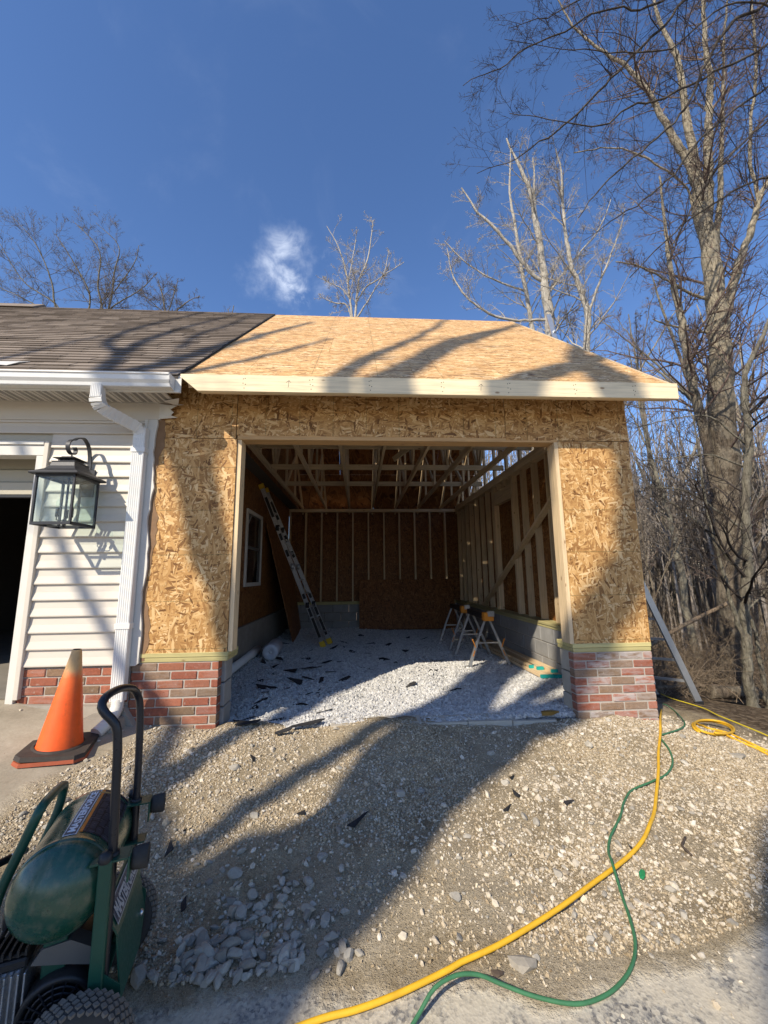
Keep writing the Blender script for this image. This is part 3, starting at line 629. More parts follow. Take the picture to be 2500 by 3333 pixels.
def lay_blocks(th, axis, c, a0, a1, ztop, n_rows, depth, m, name='concrete_block', start=0, sgn=1, bl=.397):
    # face lies at coordinate c on the other axis; depth goes away from the room
    for i in range(n_rows):
        z1 = ztop-i*.203; a = a0-(bl*.5 if (i+start) % 2 else 0)
        while a < a1:
            p, q = max(a, a0), min(a+bl-.010, a1); w = round(q-p, 3)
            if w > .04:
                key = (axis, w, m.name, depth, sgn)
                if key not in block_cache:
                    mb = MB(); d0, d1 = (0, depth*sgn)
                    if axis == 'y': mb.cbox(min(d0, d1), max(d0, d1), -w/2, w/2, -.193, 0, .006, .0015)
                    else: mb.cbox(-w/2, w/2, min(d0, d1), max(d0, d1), -.193, 0, .006, .0015)
                    block_cache[key] = mb.mesh(name, m)
                j = random.uniform(-.003, .003); mid = (p+q)/2
                th.piece(name, block_cache[key], (c+j, mid, z1) if axis == 'y' else (mid, c+j, z1))
            a += bl

# ------------------------------------------------------------------ garage addition
G = Thing('garage', 'unfinished garage addition sheathed in bare wood strand board on a brick base', 'garage', (.4, 3.3, -1.3))
ZP, ZPT, ZH, ZT = -.715, -.640, 1.330, 1.740
XL, XOL, XOR, XR = -1.89, -1.153, 1.977, 2.707
def roofz(y): return 1.755+.871*(y+.33) if y <= 3.25 else 1.755+.871*3.58-.871*(y-3.25)
# sheathing on the front
for nm, m, x0, x1, z0, z1 in (('sheathing_panel', M_OSB_V, XL, XOL, ZPT, 1.294), ('sheathing_panel', M_OSB_V, XOR, XR, ZPT, 1.302),
                              ('header_panel', M_OSB_H, XL, -1.166, 1.300, 2.0), ('header_panel', M_OSB_H, -1.159, 1.446, ZH, 2.0), ('header_panel', M_OSB_H, 1.452, XR, 1.309, 2.0)):
    G.part(nm, MB().box(x0, x1, 0, .0115, z0, z1), m)
# header lumber, jambs
G.part('header_beam', MB().box(-1.153, 1.977, .013, .10, ZH+.002, 1.60), M_LX)
G.part('door_jamb', MB().box(-1.150, -1.112, .014, .152, ZPT, ZH-.040), M_LZ)
G.part('door_jamb', MB().box(1.936, 1.974, .003, .152, ZPT, ZH-.040), M_LZ)
G.part('head_jamb', MB().box(-1.150, 1.974, .004, .152, ZH-.039, ZH), lumber('head_lumber', 0, (.62, .38, .17)))
for x in (-1.20, -1.60, -1.84, 2.02, 2.40, 2.66): G.part('stud', MB().box(x-.019, x+.019, .013, .15, ZPT, ZT-.08), M_LZ)
# sill plates on the piers
for x0, x1 in ((XL, -1.140), (1.955, XR)):
    G.part('sill_plate', MB().cbox(x0, x1, -.006, .30, -.677, ZPT, .003), M_TRX)
    G.part('sill_plate', MB().cbox(x0+.004, x1-.003, -.002, .296, ZP, -.679, .003), M_TRX)
# brick piers on block
G.part('mortar', MB().box(-1.935, -1.222, .006, .086, -1.45, ZP-.002), M_MORTAR)
G.part('mortar', MB().box(1.960, 2.700, .005, .086, -1.5, ZP-.002), M_MORTAR)
lay_bricks(G, -1.945, -1.215, ZP-.003, -1.36, 0., BM1, .5, M_BRICK)
lay_bricks(G, 1.953, 2.707, ZP-.003, -1.42, 0., BM2, .45, M_BRICKW)
lay_blocks(G, 'x', .09, -1.87, -1.185, ZP-.002, 4, .20, M_BLOCK, start=1)
lay_blocks(G, 'x', .09, 1.975, 2.70, ZP-.002, 4, .20, M_BLOCKDUST, start=0)
# right wall: block knee wall, plates, studs, window framing, sheathing
lay_blocks(G, 'y', 2.505, .30, 6.74, ZP+.003, 4, .195, M_BLOCK)
G.part('mortar', MB().box(2.515, 2.66, .30, 6.72, -1.50, ZP-.004), M_MORTAR)
G.part('sill_plate', MB().cbox(2.49, 2.70, .31, 6.72, -.676, -.642, .003), M_TRY)
G.part('sill_plate', MB().cbox(2.50, 2.69, .31, 6.72, -.712, -.679, .003), M_TRY)
RW = [.36, .76, 1.17, 1.58, 2.02, 2.44]+[3.86, 4.26, 4.66, 5.07, 5.47, 5.88, 6.28, 6.66]
for y in RW: G.part('stud', MB().box(2.600, 2.694, y-.019, y+.019, -.640, 1.663), M_LZ)
for y in (2.83, 2.872, 3.76, 3.80): G.part('stud', MB().box(2.600, 2.694, y-.019, y+.019, -.640, 1.663 if y in (2.83, 3.80) else 1.30), M_LZ)
G.part('window_header', MB().box(2.602, 2.690, 2.894, 3.738, 1.302, 1.545), M_LY)
for y in (3.1, 3.45): G.part('cripple_stud', MB().box(2.555, 2.694, y-.019, y+.019, 1.547, 1.663), M_LZ)
G.part('top_plate', MB().box(2.553, 2.694, .15, 6.72, 1.664, 1.700), M_LY)
G.part('top_plate', MB().box(2.553, 2.694, .15, 6.72, 1.702, ZT), M_LY)
for a, b in ((.02, 1.22), (1.224, 2.44), (2.444, 3.66), (3.664, 4.88), (4.884, 6.10), (6.104, 6.88)):
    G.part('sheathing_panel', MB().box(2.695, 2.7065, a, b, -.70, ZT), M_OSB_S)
G.part('diagonal_brace', MB().beam((2.580, 1.16, 1.10), (2.580, 4.60, -.62), .038, .089, XX), M_LZ)
# back wall
lay_blocks(G, 'x', 6.66, -1.85, 2.52, ZP+.003, 4, .195, M_BLOCK)
G.part('sill_plate', MB().box(-1.81, 2.55, 6.70, 6.84, -.712, -.642), M_TRX)
x = -1.79
while x < 2.54:
    G.part('stud', MB().box(x-.019, x+.019, 6.70, 6.84, -.640, 1.663), M_LZ); x += .4064
G.part('top_plate', MB().box(-1.81, 2.552, 6.70, 6.84, 1.664, ZT), M_LX)
for a, b in ((-1.81, -.59), (-.587, .63), (.633, 1.85), (1.853, 2.694)):
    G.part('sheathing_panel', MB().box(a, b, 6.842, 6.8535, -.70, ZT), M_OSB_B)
# left wall: concrete foot, panels round a window, panels up to the old gable
G.part('foundation_wall', MB().box(-1.95, -1.765, .30, 6.68, -1.5, -.745), M_CONC)
for y0, y1, z0, z1 in ((.155, 2.768, -.742, ZT), (2.770, 3.79, -.742, -.155), (2.770, 3.79, 1.105, ZT), (3.792, 5.23, -.742, ZT), (5.233, 6.69, -.742, ZT)):
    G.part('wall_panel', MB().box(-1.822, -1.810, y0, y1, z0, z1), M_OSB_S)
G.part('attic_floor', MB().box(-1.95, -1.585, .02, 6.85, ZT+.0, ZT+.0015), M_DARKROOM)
for y0, y1 in ((.02, 2.2), (2.203, 4.4), (4.403, 6.85)):
    ys = sorted({y0, y1, 3.25} if y0 < 3.25 < y1 else {y0, y1})
    poly = [(-1.60, y0, ZT+.002), (-1.60, y1, ZT+.002)]+[(-1.60, q, roofz(q)-.013) for q in reversed(ys)]
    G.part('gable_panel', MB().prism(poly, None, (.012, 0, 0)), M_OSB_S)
w = G.part('window', MB().box(-1.812, -1.784, 2.775, 2.835, -.15, 1.10).box(-1.812, -1.784, 3.725, 3.785, -.15, 1.10).box(-1.812, -1.784, 2.837, 3.723, 1.04, 1.10).box(-1.812, -1.784, 2.837, 3.723, -.15, -.09), M_WHITE)
G.part('sash', MB().box(-1.818, -1.796, 2.838, 3.722, .455, .505).box(-1.818, -1.798, 2.838, 2.868, -.088, 1.038).box(-1.818, -1.798, 3.692, 3.722, -.088, 1.038), plain('window_sash', (.12, .11, .10), .5), w)
G.part('pane', MB().box(-1.821, -1.815, 2.84, 3.72, -.088, 1.038), M_WGLASS, w)
# trusses, 24 inches apart
UP = .012
for i in range(7):
    x = -1.48+.61*i
    t = G.part('truss', MB().box(x-.019, x+.019, .02, 6.84, ZT+.002, ZT+.091), M_LY)
    for s in (0, 1):
        y0, y1 = (-.325, 3.25) if s == 0 else (7.1, 3.25)
        a = Vector((x, y0, roofz(y0)-UP-.058 if s == 0 else roofz(y0)-UP-.058)); b = Vector((x, y1, roofz(3.25)-UP-.058))
        G.part('top_chord', MB().beam(a, b, .037, .088), M_LY, t)
    for y in (1.05, 2.15, 3.25, 4.35, 5.45):
        G.part('web', MB().box(x-.018, x+.018, y-.044, y+.044, ZT+.093, roofz(y)-.12), M_LZ, t)
    for ya, yb in ((1.05, 2.15), (2.15, 3.25), (4.35, 3.25), (5.45, 4.35)):
        G.part('web', MB().beam((x, yb, ZT+.11), (x, ya, roofz(ya)-.19), .034, .088), M_LZ, t)
# open gable truss on the right, with vertical studs and daylight between them
t = G.part('gable_truss', MB().box(2.60, 2.638, .02, 6.84, ZT+.002, ZT+.091), M_LY)
for y0 in (-.325, 7.1): G.part('top_chord', MB().beam((2.619, y0, roofz(y0)-.070), (2.619, 3.25, roofz(3.25)-.070), .037, .088), M_LY, t)
for y in np.arange(.62, 6.6, .61): G.part('web', MB().box(2.601, 2.637, y-.044, y+.044, ZT+.093, roofz(y)-.12), M_LZ, t)
for y0 in (-.325, 7.1): G.part('rake_rafter', MB().beam((2.952, y0, roofz(y0)-.070), (2.952, 3.25, roofz(3.25)-.070), .037, .120), M_LY)
for y, z in ((1.93, 0), (3.10, 0), (4.37, 0)):
    G.part('lateral_brace', MB().box(-1.66, 2.58, y-.019, y+.019, ZT+.094, ZT+.183), M_LX)
G.part('lateral_brace', MB().box(.75, 1.85, 1.96, 2.0, ZT+.12, ZT+.209), M_LX)
for a, b in (((-.95, 2.25, 1.95), (.35, 1.95, 2.55)), ((.60, 3.02, 2.0), (1.75, 2.25, 2.75)), ((-.3, 3.2, 2.6), (1.3, 3.3, 3.6))):
    G.part('diagonal_brace', MB().beam(a, b, .038, .089), M_LX)
# roof decking in 4x8 sheets, both slopes, rows staggered, small gaps
XE0, XE1 = -1.563, 2.976
for s in (0, 1):
    for r_ in range(4):
        l0, l1 = r_*1.2192+.003, min((r_+1)*1.2192-.004, 4.745)
        gap = .02 if (s == 1 and r_ == 2) else 0
        xs_ = XE0 if s == 0 else -1.70
        x = xs_-(1.2192 if r_ % 2 else .35)
        while x < XE1:
            a, b = max(x+.0015, xs_), min(x+2.4384-.0015, XE1)
            if b-a > .05:
                def P3(q, X_):
                    yq = -.33+q/sl; z_ = 1.755+.871*(yq+.33)
                    return (X_, yq, z_) if s == 0 else (X_, 6.83-yq+.0-.0, z_)
                poly = [P3(l0+gap, a), P3(l0+gap, b), P3(l1, b), P3(l1, a)]
                nrm = Vector((0, -.871, 1) if s == 0 else (0, .871, 1)).normalized()*-.012
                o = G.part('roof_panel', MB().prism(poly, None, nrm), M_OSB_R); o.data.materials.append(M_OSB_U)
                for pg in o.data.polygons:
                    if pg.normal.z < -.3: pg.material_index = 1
            x += 2.4384
ff = [(-1.545, -.333, 1.748), (2.976, -.333, 1.748), (2.976, -.333, 1.597), (-1.395, -.333, 1.597), (-1.54, -.333, 1.72)]
G.part('fascia_board', MB().prism(ff, None, (0, -.038, 0)), M_FASC)
nh = MB()
for x in (-1.0, -.42, .10, .75, 1.36, 1.98, 2.55):
    for dx, dz in ((-.012, .04), (.010, .045), (-.008, .0), (.013, -.01), (.0, -.045)):
        nh.lathe([(0, -.3725), (.0045, -.3720), (.0045, -.3700)], (x+dx+random.uniform(-.004, .004), 0, 1.672+dz), 'Y', 6)
o = G.part('nail_heads', nh, M_BROWN); o['kind'] = 'stuff'
for x in (-.62, 1.10): G.part('pencil_arrow', MB().beam((x, -.3716, 1.64), (x+.006, -.3716, 1.705), .003, .001, YY).beam((x+.006, -.3716, 1.705), (x-.018, -.3716, 1.685), .003, .001, YY).beam((x+.006, -.3716, 1.705), (x+.024, -.3716, 1.683), .003, .001, YY), plain('pencil', (.10, .09, .08), .8))
G.part('sub_fascia', MB().box(-1.38, 2.93, -.332, -.300, 1.60, 1.742), M_LX)  # added behind the fascia to stop sun leaking through the slit
G.part('eave_strip', MB().prism([(-1.54, -.300, 1.742), (2.93, -.300, 1.742), (2.93, -.300, 1.764), (-1.54, -.300, 1.764)], None, (0, .02, 0)), M_LX)  # added filler closing that slit up to the roof panels
G.part('drip_gap', MB().box(-1.54, 2.97, -.362, -.335, 1.7495, 1.7525), M_SCRAP)
# block course across the threshold, cores showing
def half_block(m):
    mb = MB()
    for x0, x1, y0, y1 in ((-.195, .195, -.098, -.066), (-.195, .195, .066, .098), (-.195, -.160, -.066, .066), (-.018, .018, -.066, .066), (.160, .195, -.066, .066)):
        mb.box(x0, x1, y0, y1, -.19, 0)
    return mb.mesh('threshold_block', m)
hb = half_block(M_BLOCKDUST)
for i in range(5):
    x = -.05+i*.40
    G.piece('threshold_block', hb, (x, .085, -1.266-.004*i+(.006 if i % 2 else 0)), (0, random.uniform(-.01, .01), random.uniform(-.015, .015)))

# ------------------------------------------------------------------ the house on the left
H = Thing('house', 'existing house with cream lap siding, brick base, white gutter and brown shingle roof', 'house', (-4.5, 3.2, -1.0))
def sid(x0, x1, z0):     # one lap-siding course: bottom edge stands proud, face leans back
    h = .137; poly = [(x0, -.004, z0+h), (x0, -.020, z0+.012), (x0, -.022, z0), (x0, -.006, z0), (x0, .0, z0+h)]
    poly = [(x0, -.004, z0+h+.012), (x0, -.012, z0+h*.5), (x0, -.027, z0+.010), (x0, -.026, z0), (x0, -.008, z0), (x0, .002, z0+h+.012)]
    return MB().prism(poly, None, (x1-x0, 0, 0))
for k in range(16):
    z0 = -.725+.1365*k
    if z0 > 1.36: break
    if z0 < 1.19: H.part('siding_board', sid(-2.808, -1.985, z0), M_SIDING)
    else: H.part('siding_board', sid(-7.0, -1.985, z0), M_SIDING)
H.part('wall', MB().box(-2.80, -1.955, .004, .15, -.738, 1.60).box(-7.2, -2.802, .004, .15, 1.235, 1.60).box(-7.2, -5.6, .004, .15, -1.2, 1.233), M_CREAM)
# trims
H.part('frieze_board', MB().box(-7.0, -1.86, -.030, .002, 1.465, 1.625), M_SIDING)
H.part('siding_channel', MB().box(-7.0, -1.985, -.034, -.004, 1.448, 1.464).box(-7.0, -1.985, -.026, -.004, 1.425, 1.446), M_SIDING)
ed = [(-1.885+.012*math.sin(q*9)+random.uniform(-.008, .008), -.026, -.715+q) for q in np.linspace(0, 2.20, 34)]
H.part('corner_post', MB().prism([(-1.985, -.026, -.735), (-1.905, -.026, -.735)]+ed+[(-1.985, -.026, 1.485)], None, (0, .024, 0)), M_WHITE)
H.part('corner_return', MB().box(-1.986, -1.962, -.040, -.0265, -.735, 1.46), M_WHITE)
wr = [(-1.845+.03*math.sin(q*7)+random.uniform(-.015, .015), -.0035, -.70+q) for q in np.linspace(0, 2.2, 40)]
H.part('house_wrap', MB().prism([(-1.93, -.0035, -.72)]+wr+[(-1.93, -.0035, 1.5)], None, (0, .002, 0)), M_WRAP)
tp = [(-1.87, -.03, 1.47), (-1.70, -.035, 1.485), (-1.755, -.05, 1.50), (-1.73, -.05, 1.53), (-1.765, -.045, 1.56), (-1.71, -.04, 1.60), (-1.79, -.045, 1.605), (-1.87, -.03, 1.62)]
H.part('torn_trim', MB().prism(tp, None, (0, .004, 0)), M_WHITE)
tp2 = [(-1.80, -.10, 1.618), (-1.62, -.20, 1.60), (-1.68, -.08, 1.585), (-1.64, -.06, 1.60), (-1.75, -.02, 1.612)]
H.part('torn_soffit', MB().prism(tp2, None, (0, 0, .003)), M_SOFFIT)
# soffit of ribbed vented vinyl
x = -6.9
while x < -1.80:
    s_ = H.part('soffit_panel', MB().box(x, x+.145, -.335, -.004, 1.628, 1.634).box(x+.145, x+.160, -.335, -.004, 1.620, 1.634), M_SOFFIT)
    mbv = MB()
    for c_ in (.045, .10):
        for q in np.arange(-.31, -.04, .017): mbv.box(x+c_-.018, x+c_+.018, q, q+.006, 1.6262, 1.6279)
    if x > -3.9: H.part('vent_slots', mbv, M_DARKVENT, s_)
    x += .162
H.part('fascia_board', MB().box(-7.2, -1.545, -.345, -.335, 1.585, 1.745), M_WHITE)
H.part('fascia_lip', MB().box(-7.2, -1.55, -.352, -.3455, 1.585, 1.612), M_WHITE)
# K-style gutter
prof = [(-.352, 1.60), (-.352, 1.716), (-.356, 1.716), (-.356, 1.604), (-.425, 1.604), (-.430, 1.63), (-.448, 1.655), (-.452, 1.695), (-.462, 1.700), (-.462, 1.712), (-.450, 1.712), (-.448, 1.700), (-.444, 1.660), (-.424, 1.634), (-.421, 1.600)]
g = H.part('gutter', MB().prism([(-7.2, a, b) for a, b in prof], None, (5.60, 0, 0)), M_GUTTER)
H.part('end_cap', MB().prism([(-1.600, a, b) for a, b in ((-.354, 1.60), (-.354, 1.714), (-.460, 1.710), (-.450, 1.66), (-.428, 1.63), (-.423, 1.602))], None, (.004, 0, 0)), M_GUTTER, g)
for x in (-3.3, -2.75, -2.22, -1.78): H.part('gutter_hanger', MB().box(x-.008, x+.008, -.455, -.356, 1.713, 1.7155), M_GALV, g)
# downspout
def duct(pts, w, h):
    mb = MB(); pts = [Vector(p) for p in pts]
    for a, b in zip(pts[:-1], pts[1:]):
        d_ = (b-a).normalized(); mb.beam(a-d_*.012, b+d_*.012, w, h, (0, 1, 0) if abs(d_.z) > .5 else (0, 0, 1))
    return mb
def leader(x0, x1, y0, y1, z0, z1):      # corrugated rectangular leader
    pts = []; nn = 13
    for i in range(nn):
        u = x0+(x1-x0)*i/(nn-1); pts.append((u, y0-(.004 if i % 2 else 0)))
    for i in range(5):
        pts.append((x1+(.003 if i % 2 else 0), y0+(y1-y0)*i/4))
    pts += [(x0, y1)]
    return MB().prism([(a, b, z0) for a, b in pts], None, (0, 0, z1-z0))
dsp = H.part('downspout', leader(-2.050, -1.945, -.095, -.030, -1.00, 1.36), M_GUTTER)
H.part('outlet', leader(-2.235, -2.150, -.435, -.365, 1.50, 1.615), M_GUTTER, dsp)
el = spline([(-2.19, -.40, 1.52), (-2.19, -.395, 1.47), (-2.165, -.34, 1.425), (-2.075, -.16, 1.385), (-2.02, -.085, 1.36), (-2.0, -.065, 1.31), (-1.998, -.063, 1.26)], .022)
mb = MB()
for i, (a, b) in enumerate(zip(el[:-1], el[1:])):
    mb.beam(a, Vector(b)+(Vector(b)-Vector(a))*.15, .094+(.006 if i % 2 else 0), .064+(.006 if i % 2 else 0), (0, 1, 0))
H.part('elbow', mb, M_GUTTER, dsp)
for z in (1.13, -.42): H.part('strap', MB().box(-2.060, -1.935, -.103, -.026, z, z+.045), M_GUTTER, dsp)
hose = spline([(-1.995, -.065, -.99), (-1.99, -.09, -1.06), (-2.0, -.17, -1.13), (-2.03, -.26, -1.18)], .008)
H.part('drain_hose', MB().tube(hose, [.045+(.005 if i % 2 else 0) for i in range(len(hose))], 14), M_WHITE)
# garage door opening on the far left
H.part('door_casing', MB().cbox(-2.915, -2.8525, -.030, .14, -1.03, 1.108, .003), M_WHITE)
H.part('casing_trim', MB().cbox(-2.850, -2.810, -.042, .0, -1.0+.02, 1.24, .003), M_SIDING)
H.part('head_casing', MB().cbox(-7.0, -2.8525, -.030, .10, 1.110, 1.205, .003).cbox(-7.0, -2.852, -.045, .05, 1.207, 1.240, .003), M_WHITE)
for i in range(3): H.part('door_section', MB().cbox(-6.0, -2.93, .24+.03*i, .29+.03*i, .80+.13*i, .925+.13*i, .006), M_CREAM)
H.part('door_seal', MB().box(-6.0, -2.93, .235, .30, .775, .799), M_BLACK)
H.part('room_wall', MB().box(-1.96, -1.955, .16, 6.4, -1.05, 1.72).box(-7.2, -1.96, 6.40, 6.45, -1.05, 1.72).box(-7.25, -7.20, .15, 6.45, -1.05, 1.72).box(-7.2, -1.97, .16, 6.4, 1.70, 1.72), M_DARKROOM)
H.part('room_floor', MB().box(-7.2, -1.97, .02, 6.4, -1.12, -1.005), plain('garage_slab', (.20, .18, .15), .9, amt=.3, scale=4))
H.part('brick_mortar', MB().box(-2.842, -1.952, .004, .12, -1.24, -.742), M_MORTAR)
lay_bricks(H, -2.852, -1.956, -.742, -1.03, -.004, BM1, .55, M_BRICK)
H.part('footing', MB().prism([(-2.80, -.03, -1.02), (-1.96, -.06, -1.05), (-1.80, -.06, -1.30), (-2.75, -.05, -1.30)], None, (0, .10, 0)), M_CONC)
H.part('splash_block', MB().prism([(-2.18, -.20, -1.09), (-1.93, -.18, -1.12), (-1.90, -.20, -1.34), (-2.30, -.24, -1.34)], None, (0, .17, 0)), M_CONC)
# roof: deck, individual shingles, ridge
def P4(q, X_, up=0.): yq = -.36+q/sl; return Vector((X_, yq-.656*up, 1.731+.871*(yq+.36)+.754*up))
H.part('roof_deck', MB().prism([P4(0, -7.6, .0), P4(0, -1.575, .0), P4(4.80, -1.575, .0), P4(4.80, -7.6, .0)], None, (0, .012, -.016)).prism([(-7.6, 3.26, 4.86), (-1.71, 3.26, 4.86), (-1.71, 7.0, 1.6), (-7.6, 7.0, 1.6)], None, (0, 0, -.02)), M_SHINGI)
H.part('underlayment', MB().prism([P4(.02, -1.60, .004), P4(.02, -1.555, .016), P4(4.76, -1.555, .016), P4(4.76, -1.60, .004)], None, (0, 0, .004)), M_SCRAP)
th_ = math.atan(.871)
def shingle_mb(w, th=.0095):
    return MB()._add([(0, 0, .006), (w, 0, .006), (w, .17, 0.0), (0, .17, 0.0), (0, 0, .006+th), (w, 0, .006+th), (w, .17, .003), (0, .17, .003)], [(0, 3, 2, 1), (4, 5, 6, 7), (0, 1, 5, 4), (1, 2, 6, 5), (2, 3, 7, 6), (3, 0, 4, 7)])
sh_me = [shingle_mb(w_, t_).mesh('shingle', M_SHING) for w_, t_ in ((.2965, .009), (.298, .0105), (.296, .012))]
cnt = 0; rest = MB()
for r_ in range(38):
    q = .0+r_*.1265; x = -1.575-(.02+.15*((r_*7) % 3)/3)-.305; lim = -3.62-(r_/38)*3.3
    # the course ends in a cut piece at the new roof
    x_end = -1.572+random.uniform(-.012, .012)
    first = True
    while x > lim-.31:
        xr = x+.303 if not first else x_end
        p0 = P4(q, x, .004)
        if cnt < 300 and not first:
            H.piece('shingle', random.choice(sh_me), p0+Vector((random.uniform(-.002, .002), 0, 0)), (th_, 0, random.uniform(-.004, .004))); cnt += 1
        else:
            mbs = shingle_mb(xr-x-.007, random.choice((.009, .0105, .012))); M4 = Matrix.Translation(p0) @ Matrix.Rotation(th_, 4, 'X')
            rest._add([M4 @ Vector(v) for v in mbs.v], mbs.f)
        first = False; x -= .305
o = H.part('shingle_courses', rest, M_SHINGI); o['kind'] = 'stuff'
H.part('ridge_cap', MB().prism([(-7.6, 3.10, 4.752), (-7.6, 3.25, 4.888), (-7.6, 3.40, 4.752), (-7.6, 3.25, 4.86)], None, (6.02, 0, 0)), M_SHINGI)
H.part('upper_ridge', MB().prism([(-7.6, 3.05, 4.76), (-7.6, 3.3, 4.985), (-7.6, 3.6, 4.76)], None, (1.85, 0, 0)), M_SHINGI)
fl = [P4(.35, -3.55, .014), P4(.36, -3.02, .016), P4(.27, -3.05, .03), P4(.18, -3.10, .02), P4(.15, -3.18, .035), P4(.22, -3.28, .02), P4(.20, -3.6, .016)]
H.part('loose_flashing', MB().prism(fl, None, (0, -.002, .003)), M_WHITE)

# ------------------------------------------------------------------ wall lantern
LX, LY, LZ0, LZ1, LW = -2.445, -.26, .432, .845, .155
L = Thing('wall_lantern', 'large charcoal metal lantern with seeded glass hanging from a scroll arm on the siding', 'lantern', (LX, -.02, .7))
fr = MB()
for sx in (-1, 1):
    for sy in (-1, 1):
        a, b = LX+sx*(LW-.009), LY+sy*(LW-.009); fr.cbox(a-.009, a+.009, b-.009, b+.009, LZ0, LZ1, .002)
for z in (LZ0, LZ1-.02):
    h_ = .022
    for s in (-1, 1):
        fr.cbox(LX-LW, LX+LW, LY+s*(LW-.009)-.0085, LY+s*(LW-.009)+.0085, z-.002, z+h_, .002)
        fr.cbox(LX+s*(LW-.009)-.0085, LX+s*(LW-.009)+.0085, LY-LW+.001, LY+LW-.001, z-.003, z+h_+.001, .002)
L.part('frame', fr, M_LANT)
for s in (-1, 1):
    L.part('glass_panel', MB().box(LX-LW+.018, LX+LW-.018, LY+s*(LW-.009)-.0015, LY+s*(LW-.009)+.0015, LZ0+.02, LZ1-.02), M_SEED)
    L.part('glass_panel', MB().box(LX+s*(LW-.009)-.0015, LX+s*(LW-.009)+.0015, LY-LW+.018, LY+LW-.018, LZ0+.02, LZ1-.02), M_SEED)
pr_ = [(LW+.030, LZ1-.004), (LW+.034, LZ1+.006), (LW+.028, LZ1+.016), (LW+.0, LZ1+.030), (LW-.035, LZ1+.052), (LW-.058, LZ1+.082), (LW-.066, LZ1+.115), (LW-.062, LZ1+.117), (LW-.062, LZ1+.124), (LW-.09, LZ1+.124)]
rf = MB()
vs = [(LX+sx*r, LY+sy*r, z) for r, z in pr_ for sx, sy in ((-1, -1), (1, -1), (1, 1), (-1, 1))]
rf._add(vs, [(i*4+j, i*4+(j+1) % 4, i*4+4+(j+1) % 4, i*4+4+j) for i in range(len(pr_)-1) for j in range(4)]+[(0, 3, 2, 1), tuple(len(vs)-4+j for j in range(4))])
roof_ = L.part('roof', rf, M_LANT)
vz = LZ1+.124; vb = MB()
for s in np.linspace(-.058, .058, 9):
    for q in (-.060, .060): vb.box(LX+s-.0025, LX+s+.0025, LY+q-.0025, LY+q+.0025, vz, vz+.030).box(LX+q-.0025, LX+q+.0025, LY+s-.0025, LY+s+.0025, vz, vz+.030)
L.part('vent_bars', vb, M_LANT, roof_)
cp = [(.088, vz+.028), (.090, vz+.032), (.05, vz+.046), (.045, vz+.052), (.0, vz+.056)]
vs = [(LX+sx*r, LY+sy*r, z) for r, z in cp for sx, sy in ((-1, -1), (1, -1), (1, 1), (-1, 1))]
L.part('cap', MB()._add(vs, [(i*4+j, i*4+(j+1) % 4, i*4+4+(j+1) % 4, i*4+4+j) for i in range(len(cp)-1) for j in range(4)]+[(0, 3, 2, 1)]), M_LANT, roof_)
def strap(pts, w, t):
    # flat bar following a path in the YZ plane
    mb = MB(); P = [Vector((LX, a, b)) for a, b in pts]; vs = []
    for i, p in enumerate(P):
        tg = (P[min(i+1, len(P)-1)]-P[max(i-1, 0)]).normalized(); nn = Vector((0, -tg.z, tg.y))
        vs += [p+Vector((-w/2, 0, 0))-nn*t/2, p+Vector((w/2, 0, 0))-nn*t/2, p+Vector((w/2, 0, 0))+nn*t/2, p+Vector((-w/2, 0, 0))+nn*t/2]
    k = len(P); mb._add(vs, [(i*4+j, i*4+(j+1) % 4, i*4+4+(j+1) % 4, i*4+4+j) for i in range(k-1) for j in range(4)]+[(0, 3, 2, 1), tuple(k*4-4+j for j in range(4))]); return mb
top = vz+.056; pts = []
for i in range(40):                                 # inner curl then the big bow to the wall
    u = i/39; ang = R(-230+ 400*u); rad = .020+.052*min(1, u*1.5)**1.3
    pts.append((LY+.010+rad*math.cos(ang)*1.0, top+.066+rad*math.sin(ang)))
pts = []
cy_, cz_ = LY+.005, top+.075
for i in range(34):
    u = i/33; ang = R(60-330*u); rad = .020+.060*u
    pts.append((cy_+rad*math.cos(ang), cz_+rad*math.sin(ang)))
e = pts[-1]
bow = spline([(0, *pts[-2]), (0, *e), (0, cy_+.050, top+.190), (0, LY+.13, top+.205), (0, LY+.195, top+.150), (0, LY+.225, top+.05), (0, LY+.228, top-.10), (0, LY+.232, top-.19)], .01)
pts += [(q[1], q[2]) for q in bow[4:]]
L.part('scroll_arm', strap(pts, .032, .009), M_LANT)
L.part('wall_plate', MB().cbox(LX-.06, LX+.06, -.036, -.022, top-.30, top-.05, .004), M_LANT)
L.part('hook', MB().tube([(LX, LY, top-.002), (LX, LY, top+.02)], .006, 8), M_LANT)
L.part('stem', MB().tube([(LX, LY, LZ0+.06), (LX, LY, LZ1)], .009, 10).cbox(LX-.012, LX+.012, LY+.145, LY+.150, LZ0+.02, LZ1-.02, .002), M_LANT)
L.part('bottom_bar', MB().box(LX-LW+.02, LX+LW-.02, LY-.010, LY+.010, LZ0, LZ0+.008).tube([(LX, LY, LZ0-.012), (LX, LY, LZ0+.06)], .014, 10), M_LANT)
for k in range(3):
    a = R(90+120*k+25); cx_, cy2 = LX+.055*math.cos(a), LY+.055*math.sin(a)
    c_ = L.part('candle', MB().lathe([(0, 0), (.013, 0), (.013, .075), (0, .075)], (cx_, cy2, LZ0+.075), k=12).tube(spline([(LX, LY, LZ0+.055), ((LX+cx_)/2, (LY+cy2)/2, LZ0+.045), (cx_, cy2, LZ0+.05), (cx_, cy2, LZ0+.08)], .01), .004, 6), M_BLACK)
    L.part('bulb', MB().lathe([(.006, 0), (.013, .012), (.017, .028), (.015, .045), (.008, .066), (.002, .085), (.0005, .09)], (cx_, cy2, LZ0+.151), k=14), M_GLASS, c_)

